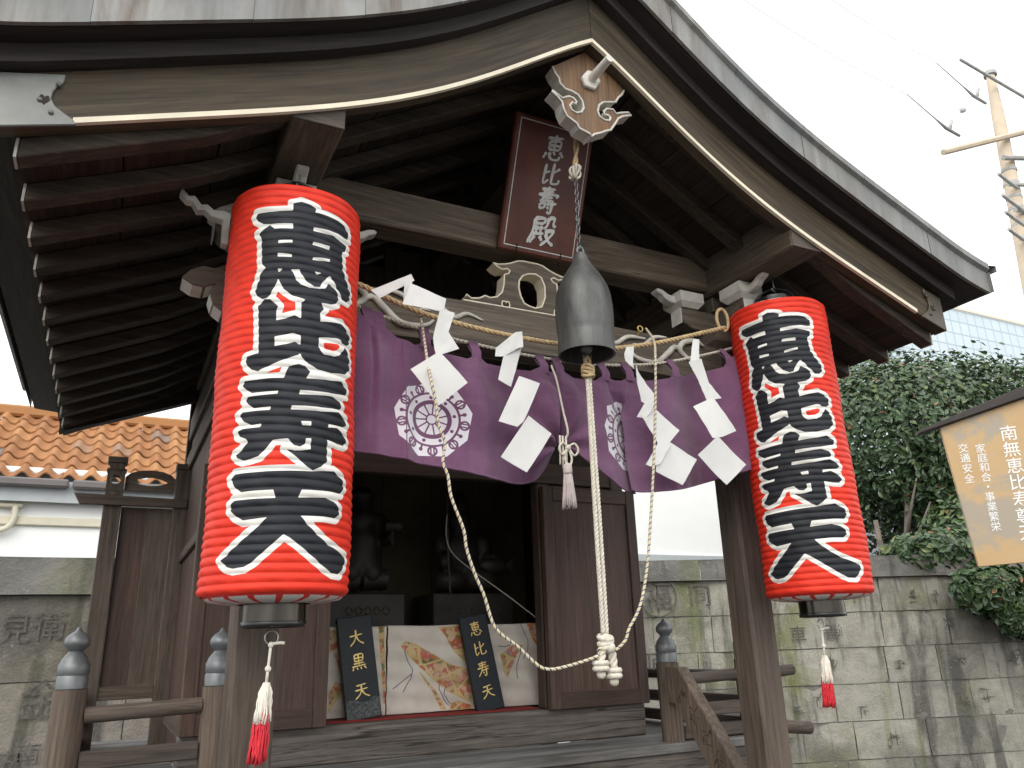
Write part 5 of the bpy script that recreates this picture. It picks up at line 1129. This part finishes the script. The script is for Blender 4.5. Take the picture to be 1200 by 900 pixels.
statue('daikoku_statue', 'dark carved standing figure with a flat hat and sack, behind the left lantern edge', daik, (1.04, 3.72, .28), [('m', mallet)])
for x0, x1, lab in ((.88, 1.235, 'dark carved plinth under the left statue'), (1.375, 1.80, 'dark carved plinth with worn gold lettering under the middle statue')):
    t = thing('plinth', lab, 'plinth', ((x0+x1)/2, 3.72, .08), 'statue plinths')
    box('plinth_block', x0, x1, 3.60, 3.90, .08, .24, M['statue'], t, .006)
    mb = MB(); rr = random.Random(int(x0*10))
    for k in range(5):
        cx = x0+.09+k*(x1-x0-.16)/4.5
        mb.tube(spline([(cx-.018, 3.597, .165), (cx, 3.597, .18), (cx+.016, 3.597, .16), (cx, 3.597, .145), (cx-.012, 3.597, .155)], 4), .0035, 5)
    mb.build('scroll_carving', plain('tarnished gilt', (.10, .065, .03), .5, .3), t, smooth=True)
    box('plinth_table', x0-.02, x1+.02, 3.59, 3.95, -.267, .079, M['statue'], t, .004)
o = MB().tube(spline([(1.425, 3.55, .73), (1.43, 3.55, .45), (1.44, 3.55, .235)], 5), .005, 7).build('fishing_rod', W['rail_z'], base=(1.43, 3.55, .24), smooth=True); tag(o, 'thin bamboo fishing rod standing before the middle statue', 'rod')
o = MB().tube(spline([(1.405, 3.5, .60), (1.40, 3.5, .50), (1.43, 3.5, .42), (1.52, 3.48, .34), (1.66, 3.4, .22), (1.78, 3.33, .11)], 6), .0025, 6).build('fishing_line', M['hemp'], base=(1.43, 3.5, .42), smooth=True); tag(o, 'pale line trailing from the fishing rod to the right door jamb', 'line')
o = MB().box(.765, 1.70, 3.20, 3.345, -.2675, -.262).build('red_felt', M['redcloth'], base=(1.23, 3.27, -.267)); tag(o, 'strip of red felt on the sill under the altar cloth', 'felt')
def cloth(x0, x1, lab, seed):
    nx, nz = int((x1-x0)/.003), 115; y0 = 3.30
    xs = np.linspace(x0, x1, nx); vs = np.linspace(0, 1, nz); X, Vv = np.meshgrid(xs, vs)
    Z = -.258+(.342)*np.minimum(Vv/.92, 1); back = np.clip((Vv-.92)/.08, 0, 1)
    Y = y0+.004*np.sin(X*23+seed+Vv*2)*(1-Vv)+.0025*np.sin(X*61+seed*2+Vv*7)+.003*np.sin(Vv*31+X*9)+back*.25
    Z = Z+.002*np.sin(X*17+seed)*Vv-.004*back
    b = Vector(((x0+x1)/2, y0, -.258)); me = bpy.data.meshes.new('altar_cloth')
    V = np.stack([X.ravel(), Y.ravel(), Z.ravel()], 1)-np.array(b)
    i = np.arange(nx-1); j = np.arange(nz-1)[:, None]; a = j*nx+i
    me.from_pydata(V.tolist(), [], np.stack([a, a+1, a+nx+1, a+nx], 2).reshape(-1, 4).tolist())
    d = np.full(X.size, .5); l = np.full(X.size, .5)
    for p in DATA['band']: d = np.minimum(d, sdf(p, X.ravel(), Z.ravel()))
    for p in DATA['cordl']: l = np.minimum(l, sdl(p, X.ravel(), Z.ravel()))
    for nm, vv in (('ink', d), ('cord', l)):
        at = me.attributes.new(nm, 'FLOAT', 'POINT'); at.data.foreach_set('value', vv.astype(np.float32))
    me.materials.append(M['brocade']); me.polygons.foreach_set('use_smooth', [True]*len(me.polygons)); me.update()
    o = link('altar_cloth', me, None, b); s_ = o.modifiers.new('s', 'SOLIDIFY'); s_.thickness = .003; s_.offset = 1
    tag(o, lab, 'cloth', 'brocade cloths over the altar')
cloth(.77, 1.05, 'short cream brocade cloth behind the left stone tablet', 1.0)
cloth(1.056, 1.79, 'wide cream brocade cloth with woven fan ribbons between and right of the tablets', 2.4)
t = thing('altar_table', 'low dark table under the brocade cloths', 'table', (1.28, 3.42, -.267)); box('table_top', .775, 1.785, 3.316, 3.56, .03, .066, W['door_x'], t)
for xx in (.79, 1.75):
    for yy in (3.33, 3.52): box('leg', xx, xx+.03, yy, yy+.03, -.267, .0295, W['door_z'], t)
def tablet(x, lean, wd, chars, zs, sz, lab, shear, rough):
    b = (x, 3.225, -.262); t = thing('stone_tablet', lab, 'tablet', b, 'black stone tablets with gold characters'); h = .392
    pv = Vector((lean, .10, .98)).normalized(); pu = Vector((1, 0, -lean)).normalized(); pn = pu.cross(pv); pn = -pn if pn.y > 0 else pn
    B = Vector(b); q = lambda a, c, e=0: B+pu*a+pv*c+pn*e
    mb = MB(); v = [q(a, c, e) for e in (-.024, 0) for c in (0, h) for a in (-wd/2, wd/2)]
    mb.add(v, [(0, 2, 3, 1), (4, 5, 7, 6), (0, 1, 5, 4), (2, 6, 7, 3), (0, 4, 6, 2), (1, 3, 7, 5)])
    sl = mb.build('slab', M['tablet'], t, bevel=.002)
    if rough: MB().grid(lambda u, v: q(-wd/2+.002+u*(wd-.004), .004+v*.066+.008*math.sin(u*9)*v, .0012+.0012*math.sin(u*57)*math.cos(v*31)), 40, 12).build('rough_foot', M['roughgran'], t)
    for ch, zc in zip(chars, zs):
        mb = MB(); brush(mb, ch, lambda x, y, l: q((x-50)/100*sz, zc+(50-y)/100*sz+(x-50)/100*sz*.06, l), 8.5); mb.build('character', M['gold'], sl)
tablet(.945, -.115, .142, '大黒天', (.308, .215, .108), .066, 'black stone tablet at the left of the altar with three gold characters', 0, True)
tablet(1.492, -.165, .128, '恵比寿天', (.335, .252, .168, .078), .062, 'narrower black stone tablet right of centre with four gold characters', 0, False)

# ------------------------------------------------------------------ stone walls
def wall(name, label, A, B, top, cop, rows, rowh, lens, mat, chars, seed):
    """A, B: ends of the face line in plan; blocks are parts with recessed joints"""
    A, B = Vector((*A, 0)), Vector((*B, 0)); L = (B-A).length; u = (B-A).normalized(); n = Vector((u.y, -u.x, 0))
    if n.y > 0: n = -n
    base = tuple((A+B)/2+Vector((0, 0, -ZO))); t = thing(name, label, 'wall', base); rr = random.Random(seed)
    P = lambda s, d, z: A+u*s+n*d+Vector((0, 0, z))
    def blk(nm, s0, s1, d0, d1, z0, z1, mt, bev, jit=0):
        mb = MB()
        if nm in ('stone_block', 'coping_stone'):
            nu, nv = 7, 5; of = rr.uniform(0, 99)
            def f(u, v):
                e = min(u, 1-u, (v)*.6, (1-v)*.6)*8; ed = 1 if e > .5 else 0
                k = mnoise.noise(Vector((of+u*4, v*3, of)))*.013+mnoise.noise(Vector((of+u*11, v*9, 3)))*.006
                un = u+(0 if 0 < u < 1 else 0); jz = mnoise.noise(Vector((of, u*5, 7)))*.004*(1 if v in (0, 1) else 0)
                return P(s0+(s1-s0)*u, d1+k-(.011+.006*mnoise.noise(Vector((u*9, v*9, of))) if not ed else 0), z0+(z1-z0)*v+jz)
            us = [0, .045, .28, .5, .72, .955, 1]; vs_ = [0, .07, .5, .93, 1]
            mb.grid(lambda u, v: f(us[round(u*6)], vs_[round(v*4)]), nu, nv)
            mb.add([P(s, d, z) for z in (z0, z1) for d in (d0, d1-.016) for s in (s0, s1)], [(0, 2, 3, 1), (4, 5, 7, 6), (0, 4, 6, 2), (1, 3, 7, 5)])
            if nm == 'coping_stone': mb.grid(lambda u, v: f(u, 1) if v < .5 else P(s0+(s1-s0)*u, d0, z1), 7, 2)
            return mb.build(nm, mt, t, smooth=.7)
        v = [P(s, d+(rr.uniform(-jit, jit) if d > 0 else 0), z) for z in (z0, z1) for d in (d0, d1) for s in (s0, s1)]
        return mb.add(v, [(0, 2, 3, 1), (4, 5, 7, 6), (0, 1, 5, 4), (2, 6, 7, 3), (0, 4, 6, 2), (1, 3, 7, 5)]).build(nm, mt, t, bevel=bev)
    blk('mortar_core', 0, L, -.30, -.014, -ZO, top-cop, M['mortar'], 0)
    s = -.05
    while s < L:
        w_ = rr.uniform(1.1, 1.7); blk('coping_stone', s+.002, min(s+w_, L)-.002, -.36, .055, top-cop+.004, top+rr.uniform(-.008, .008), M['coping'], .014, .008); s += w_
    z1 = top-cop; k = 0
    while z1 > -ZO and k < rows:
        z0 = max(z1-rowh, -ZO); s = -rr.uniform(0, lens[0])
        while s < L:
            w_ = rr.uniform(*lens); o = blk('stone_block', max(s, 0)+.004, min(s+w_, L)-.004, -.2, rr.uniform(.0, .014), z0+.004, z1-.004, mat, .007, .006); s += w_
        z1 = z0; k += 1
    for ch, ss, zz, sz in chars:
        o = font_text('inscription', [(ch, 0, 0)], M['groove'], t, lambda x, y: P(ss+x, .0225, zz+y), sz)  # flat letters; the shade of their grooves is only colour
    return t, P
Aw, Bw = (3.6, 6.10), (11.2, 3.55)
def su(x): return (x-3.6)/ (7.6/math.hypot(7.6, 2.55))
R_chars = [('福', su(4.35), .36, .26), ('同', su(4.72), .36, .22), ('原', su(4.30), -.22, .24), ('金', su(3.98), -.2, .24), ('高', su(5.02), -.52, .22), ('車', su(5.55), .0, .16), ('善', su(5.85), .02, .15)]
tR_, PR_ = wall('stone_wall', 'pale mossy wall of carved stone blocks on the right with rounded coping', Aw, Bw, .675, .19, 7, .305, (.45, .72), M['stoneR'], R_chars, 4)
o = MB().tube([PR_(su(4.35)+.165*math.cos(q), .0225, .36+.175*math.sin(q)) for q in np.linspace(0, 2*PI, 29)[:-1]], .006, 5, closed=True).build('round_emblem', M['groove'], tR_)
rr = random.Random(8)
mb = MB()
for k in range(46):                              # worn, unreadable carved characters on the far blocks; dark strokes paint their groove shade
    s0 = rr.uniform(su(5.2), su(8.8)); row = rr.randrange(0, 6); z0_ = .675-.19-.305*(row+.5)+rr.uniform(-.05, .05); q = rr.uniform(.05, .075)
    for st_ in range(rr.randrange(5, 9)):
        an = rr.choice((0, 0, 0, 1.57, 1.57, .9, 2.3)); l = q*rr.uniform(.25, .8); cs, cz_ = s0+rr.uniform(-.6, .6)*q, z0_+rr.uniform(-.8, .8)*q
        a = PR_(cs-math.cos(an)*l, .0195, cz_-math.sin(an)*l); b = PR_(cs+math.cos(an)*l, .0195, cz_+math.sin(an)*l); mb.tube([a, (a+b)/2, b], [.0022, .0042, .0016], 5)
mb.build('worn_inscription', M['groove'], tR_, kind='stuff')
L_chars = [('見', 2.6-.55, .195, .21), ('衛', 2.6-.345, .215, .21), ('金', 2.6-.33, -.25, .27), ('南', 2.6-.36, -.585, .15), ('安', 2.6-.47, -.625, .15)]
wall('stone_wall', 'grey wall of large carved stone blocks on the left below the white house', (-2.6, 6.4), (3.55, 6.4), .675, .26, 4, .56, (.72, 1.05), M['stoneL'], L_chars, 9)

# ------------------------------------------------------------------ houses beyond the wall
HY = 11.0
hs_ = thing('tiled_house', 'white walled house with an orange pantile roof behind the left wall', 'house', (1.5, HY, -ZO))
box('house_wall', -5, 6.6, HY-.16, HY+.05, -ZO, HY*.2, M['wallwhite'], hs_, 0)
ez, al = 2.22, math.radians(34)
ca, sa = math.cos(al), math.sin(al); tw, tl = .24, .31; nrow = 7
def tile_mesh():
    mb = MB(); nu = 15
    def f(u, v):
        x = u*tw*1.06; ph = u*1.06
        h = .052*(math.sin(2*PI*ph-.6)*(1 if math.sin(2*PI*ph-.6) > 0 else .55))
        return (x, v*(tl+.05)*ca - h*sa, v*(tl+.05)*sa + h*ca + (.022 if v < .5 else -.012))
    mb.grid(f, nu, 2)
    o = len(mb.v); mb.v += [(p[0], p[1]+.004, p[2]-.018) for p in mb.v[:nu]]
    for i in range(nu-1): mb.f.append((i, i+1, o+i+1, o+i)); mb.mi.append(0)
    return mb
t0 = tile_mesh().build('roof_tile', M['tile'], hs_, smooth=.8, base=(0, 0, 0)); first = True
for r_ in range(nrow):
    for c_ in range(42):
        x = -4.3+c_*tw; y = HY-.35+r_*tl*ca; z = ez-.30+.12+r_*tl*sa
        o = t0 if first else t0.copy()
        if not first: COL.objects.link(o); o.parent = hs_
        first = False
        bb = Vector((x+random.uniform(-.006, .006), y, z+random.uniform(-.004, .004))); o.location = bb-Vector(hs_['_b']); o['_b'] = tuple(bb)
yr, zr = HY-.35+nrow*tl*ca, ez-.18+nrow*tl*sa
box('ridge_cap', -4.4, 6.6, yr-.05, yr+.2, zr-.02, zr+.14, M['tile'], hs_, .03)
box('roof_slab', -4.4, 6.58, HY-.2, HY-.1, ez-.2, ez-.09, M['fascia'], hs_, 0)
mb = MB(); mb.add([(-4.35, HY-.3, ez-.23), (6.5, HY-.3, ez-.23), (6.5, yr, zr-.08), (-4.35, yr, zr-.08)], [(0, 1, 2, 3)]); mb.build('roof_underlay', M['fascia'], hs_)
for x0, x1 in ((-4.4, -.6), (-.56, 6.5)): MB().box(x0, x1, HY-.46, HY-.34, ez-.30, ez-.20).build('gutter', M['gutter'], hs_, bevel=.02)
box('fascia_board', -4.4, 6.5, HY-.33, HY-.30, ez-.46, ez-.21, M['fascia'], hs_, 0)
box('wall_trim', -4.6, 6.5, HY-.21, HY-.161, ez-.72, ez-.62, M['pipe'], hs_, .01)
o = MB().tube(spline([(-1.35, HY-.24, ez-.50), (-1.05, HY-.24, ez-.50)], 3), .03, 10).tube(spline([(-1.12, HY-.24, ez-.50), (-1.12, HY-.24, ez-.66), (-1.2, HY-.24, ez-.78), (-1.42, HY-.24, ez-.80), (-1.48, HY-.24, ez-.78)], 5), .035, 10).build('pipe', M['pipe'], hs_, smooth=True)
h2 = thing('white_building', 'plain white building behind the right hand stone wall, seen past the door', 'building', (9.2, 11.3, -ZO))
box('building_wall', 7.0, 10.1, 11.0, 12.5, -ZO, 3.4, M['wallwhite'], h2, 0); box('flashing', 6.98, 10.12, 10.9, 10.995, 1.20, 1.36, M['fascia'], h2, .01)
h3 = thing('lavender_building', 'low pale lavender grey building behind the camellia trunk', 'building', (12.8, 10.5, -ZO))
box('building_wall', 11.2, 15.2, 9.5, 11.5, -ZO, 2.6, M['lav'], h3, 0); box('roof_edge', 11.1, 15.3, 9.4, 11.6, 2.605, 2.7, M['fascia'], h3, 0)
h4 = thing('netted_building', 'tall building wrapped in pale blue construction netting far behind the tree', 'building', (60, 45, -ZO))
MB().box(43, 85, 30, 62, -ZO, 20.6).build('netting', M['net'], h4, base=(43, 30, 20.6)); box('scaffold_rail', 42.9, 85, 29.9, 29.99, 20.61, 20.8, M['pipe'], h4, 0)
# ------------------------------------------------------------------ signboard
sg = thing('signboard', 'ochre noticeboard with a little dark roof and white vertical lettering at the right edge', 'sign', (6.1, 3.62, -ZO))
SO = Vector((5.497, 3.6, .418)); ph_, rh_ = math.radians(-40), .05
d_h = Vector((math.cos(ph_), math.sin(ph_), 0)); sx_ = d_h*math.cos(rh_)+Vector((0, 0, math.sin(rh_))); sz_ = -d_h*math.sin(rh_)+Vector((0, 0, math.cos(rh_))); sn_ = sx_.cross(sz_)
sq = lambda a, b, c=0: SO+sx_*a+sz_*b+sn_*c     # a to the right, b up, c towards the viewer, from the lower left corner
bwid, sl_ = 1.36, .225
pent = [(0, 0), (bwid, 0), (bwid, 1.03), (bwid/2, 1.03+sl_*bwid/2), (-.01, 1.03)]
sgb = MB().extr(pent, lambda a, b: sq(a, b), lambda a, b: sq(a, b, -.03)).build('board', M['sign'], sg, bevel=.003)
for s in (0, 1):
    a0, a1 = (-.172, bwid/2) if s == 0 else (bwid+.172, bwid/2); zb = lambda a: .998+((a+.172) if a < bwid/2+.001 else bwid+.172-a)*sl_
    v = [sq(a, zb(a)+e, c) for c in (.05, -.08) for a, e in ((a0, 0), (a1, 0), (a1, .085), (a0, .022))]
    MB().add(v, [(0, 1, 2, 3), (7, 6, 5, 4), (0, 4, 5, 1), (1, 5, 6, 2), (2, 6, 7, 3), (3, 7, 4, 0)]).build('roof_board', M['signroof'], sg, bevel=.004)
for a in (.62, bwid-.08): pq_ = sq(a, .4, -.07); MB().tube([pq_, (pq_.x, pq_.y, -ZO)], .035, 12).build('sign_post', M['signroof'], sg)
sp2 = lambda x, y: sq(x+.09*(y-.86)*(.6+x), y, .002)
def col(txt, a, b0, b1, size):
    n = len(txt)
    for k, c in enumerate(txt): font_text('character', [(c, a, b0+(b1-b0)*k/(n-1))], M['signtext'], sgb, sp2, size, bold=.0028)
col('南無恵比寿尊天', .428, .924, .20, .121)
col('家庭和合・事業繁栄', .223, .837, .266, .072)
col('交通安全', .108, .854, .627, .072)
# ------------------------------------------------------------------ camellia
tr = thing('camellia_tree', 'dense clipped camellia with glossy dark leaves overhanging the right wall', 'tree', (8.35, 6.3, -ZO))
rr = random.Random(21)
mb = MB()
for (dx, dy, ln, ang) in ((0, 0, 3.2, .0), (-.12, .1, 2.8, -.16), (.15, -.05, 3.0, .22), (.05, .2, 2.6, .4), (-.05, -.1, 2.4, -.3)):
    p = Vector((8.35+dx*.4, 6.3+dy, -ZO)); pts = [p]; 
    for k in range(9):
        p = p+Vector((math.sin(ang)*ln/9+rr.uniform(-.05, .05)+(.05 if k > 5 else 0), rr.uniform(-.04, .04), math.cos(ang)*ln/9)); pts.append(p)
    mb.tube(pts, [.075*(1-.07*k) for k in range(10)], 8)
    for q in range(4):
        b = pts[4+q]; d = Vector((rr.uniform(-.8, 1), rr.uniform(-.6, .6), rr.uniform(.2, .9))); mb.tube([b, b+d*.4+Vector((0, 0, .05)), b+d*.9], [.028, .018, .008], 6)
mb.build('trunk', M['bark'], tr, smooth=True)
lobes = [((10.0, 6.9, 2.30), (2.2, 1.35, 1.50)), ((8.75, 6.6, 2.30), (1.15, 1.05, 1.05)), ((12.2, 6.6, 2.3), (2.4, 1.3, 1.55)), ((10.0, 6.2, 1.45), (1.15, .9, .8)), ((9.4, 6.2, 1.55), (.9, .8, .7)), ((8.95, 5.9, 1.15), (.5, .5, .55)), ((11.2, 5.7, 1.0), (1.5, .9, .9)), ((7.42, 4.72, .33), (.62, .20, .25)), ((7.55, 4.60, .10), (.40, .17, .20)), ((7.5, 5.15, .70), (.95, .42, .26)), ((8.3, 4.85, .50), (.6, .34, .5)), ((8.35, 5.55, .95), (.5, .4, .4))]
vol = [max(a[0]*a[1]*a[2], .30) for _, a in lobes]; nl = 88000
lv, lf, lt_ = [], [], []
tot = sum(v**.72 for v in vol)
for (c, a), vv in zip(lobes, vol):
    for k in range(int(nl*vv**.72/tot)):
        d = Vector((rr.gauss(0, 1), rr.gauss(0, 1), rr.gauss(0, 1))).normalized()
        if d.y > .55 and rr.random() < .8: continue
        q = 1-abs(rr.gauss(0, .2)); nz = 1+.16*mnoise.noise(Vector((d.x*2.4+c[0], d.y*2.4, d.z*2.4+c[2])))+.07*mnoise.noise(Vector((d.x*7, d.y*7+c[0], d.z*7)))
        if rr.random() < .012: q = 1.06+rr.random()*.06
        p = Vector((c[0]+d.x*a[0]*q*nz, c[1]+d.y*a[1]*q*nz, c[2]+d.z*a[2]*q*nz))
        nrm = (d+Vector((rr.uniform(-.8, .8), rr.uniform(-.8, .8), rr.uniform(-.3, .9)))).normalized()
        ax = nrm.cross(Vector((rr.uniform(-1, 1), rr.uniform(-1, 1), rr.uniform(-1, .4)))).normalized(); sd_ = nrm.cross(ax)
        l = rr.uniform(.062, .108); w_ = l*rr.uniform(.22, .29); o = len(lv); cu2 = nrm*l*.10
        lv += [p-ax*l*.5, p-ax*l*.12+sd_*w_-cu2*0, p+ax*l*.22+sd_*w_*.8, p+ax*l*.55-cu2, p+ax*l*.22-sd_*w_*.8, p-ax*l*.12-sd_*w_, p-cu2*.9+ax*l*.05]
        lf += [(o, o+1, o+6), (o+1, o+2, o+6), (o+2, o+3, o+6), (o+3, o+4, o+6), (o+4, o+5, o+6), (o+5, o, o+6)]
        tn = min(1, max(0, rr.gauss(.45+.22*d.z*(q > .85), .22))); tn = 1.0 if rr.random() < .012 else min(tn, .93); lt_ += [tn]*7  # outer leaves paler towards the top, light from above painted into the tone
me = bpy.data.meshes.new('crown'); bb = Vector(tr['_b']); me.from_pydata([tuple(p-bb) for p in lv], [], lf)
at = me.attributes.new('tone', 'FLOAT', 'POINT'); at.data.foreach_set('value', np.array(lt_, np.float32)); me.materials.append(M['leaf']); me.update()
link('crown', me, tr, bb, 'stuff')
for k, (x, y, z) in enumerate(((7.78, 5.36, .98), (9.5, 5.2, 1.5))):
    mb = MB()
    for q in range(6):
        a = q*PI/3+k; mb.ball((x+.022*math.cos(a), y-.01, z+.022*math.sin(a)), .02, 8)
    mb.ball((x, y-.025, z), .012, 8); mb.build('flower', M['flower'], tr, smooth=True)
# ------------------------------------------------------------------ utility pole and wires
up = thing('utility_pole', 'tall concrete utility pole with crossarms and insulators against the white sky', 'utility pole', (12.7, 7.1, -ZO))
ptp = Vector((14.5, 7.1, 10.47)); pbt = Vector((14.05, 7.1, 6.4)); dirp = (pbt-ptp).normalized(); pbase = ptp+dirp*((-ZO-ptp.z)/dirp.z)
up.location = (pbase.x, pbase.y, 0); up['_b'] = tuple(pbase)
PP = lambda k: ptp+dirp*k                       # metres below the top
MB().tube([PP(0), PP(1), PP(3.5), pbase], [.075, .11, .135, .18], 16).build('pole_shaft', M['concrete'], up, smooth=.8)
MB().tube([PP(-.03), PP(.05)], .12, 12).build('pole_cap', M['insul'], up)
a0 = Vector((.86, -.5, .1)).normalized()
arm = [(.42, Vector((1, -.1, -.30)), -1.1, 1.4, .03, 'insul'), (1.62, Vector((.93, -.25, .33)), -1.75, 1.7, .06, 'concrete'), (2.15, Vector((.95, -.2, .12)), -.35, .8, .05, 'insul'), (2.75, Vector((.95, -.2, .1)), -.35, .6, .04, 'insul'), (3.3, Vector((.95, -.2, .1)), -.3, .7, .05, 'insul'), (3.9, Vector((.95, -.2, .1)), -.3, .7, .05, 'insul')]
for k, d, l0, l1, r, mt in arm:
    d = d.normalized(); MB().tube([PP(k)+d*l0+Vector((0, -.2, 0)), PP(k)+d*l1+Vector((0, -.2, 0))], r, 8).build('crossarm', M[mt], up)
for k, dx, dz in ((1.05, -.95, .0), (2.0, -1.95, -.1)):
    c = PP(k)+Vector((dx, -.2, dz)); MB().tube([c+Vector((-1.0, 0, .42)), c+Vector((-.35, 0, .12)), c+Vector((-.1, 0, 0)), c+Vector((.25, 0, -.06))], [.010, .012, .032, .026], 8).tube([c, c+Vector((.12, 0, .22))], .03, 8).build('insulator', M['insul'], up, smooth=True)
for dx, kk in ((-1.45, 1.55), (.95, .95)):
    c = PP(kk)+Vector((dx, -.2, 0)); MB().lathe([(.05, 0), (.06, .1), (.03, .2), (.025, .34)], c, 10).build('insulator', M['wallwhite'], up, smooth=True)
MB().lathe([(.30, -.42), (.33, -.36), (.33, .22), (.28, .32), (.1, .36)], PP(1.85)+Vector((1.15, -.25, .1)), 20).build('transformer', M['steel'], up, smooth=.6)
for k in (2.3, 2.6, 2.9, 3.15, 3.5): MB().tube([PP(k), PP(k+.06)], .138, 14).build('pole_band', M['insul'], up)
for k in (2.9, 3.35, 3.7, 4.05):
    c = PP(k); MB().tube([c+Vector((-.22, -.2, .02)), c+Vector((-.55, -.25, .04)), c+Vector((-.9, -.3, .08))], .03, 7).build('cable_clamp', M['insul'], up)
for a, b, r, lab in ((PP(1.05)+Vector((-1.95, -.2, .42)), Vector((3.2, 6.2, 11.4)), .005, 'upper thin overhead wire running left from the utility pole'), (PP(2.0)+Vector((-2.95, -.2, .32)), Vector((2.8, 6.2, 10.2)), .005, 'lower thin overhead wire running left from the utility pole'), (Vector((16.5, 12, 7.0)), Vector((33, 25, 16.2)), .012, 'dark cable crossing in front of the netted building')):
    P_ = [a.lerp(b, t_)-Vector((0, 0, .5*math.sin(PI*t_))) for t_ in np.linspace(0, 1, 20)]
    o = MB().tube(P_, r, 5).build('overhead_wire', M['insul'], base=a); tag(o, lab, 'wire', 'overhead wires')
for o in list(bpy.data.objects):
    if '_b' in o: del o['_b']
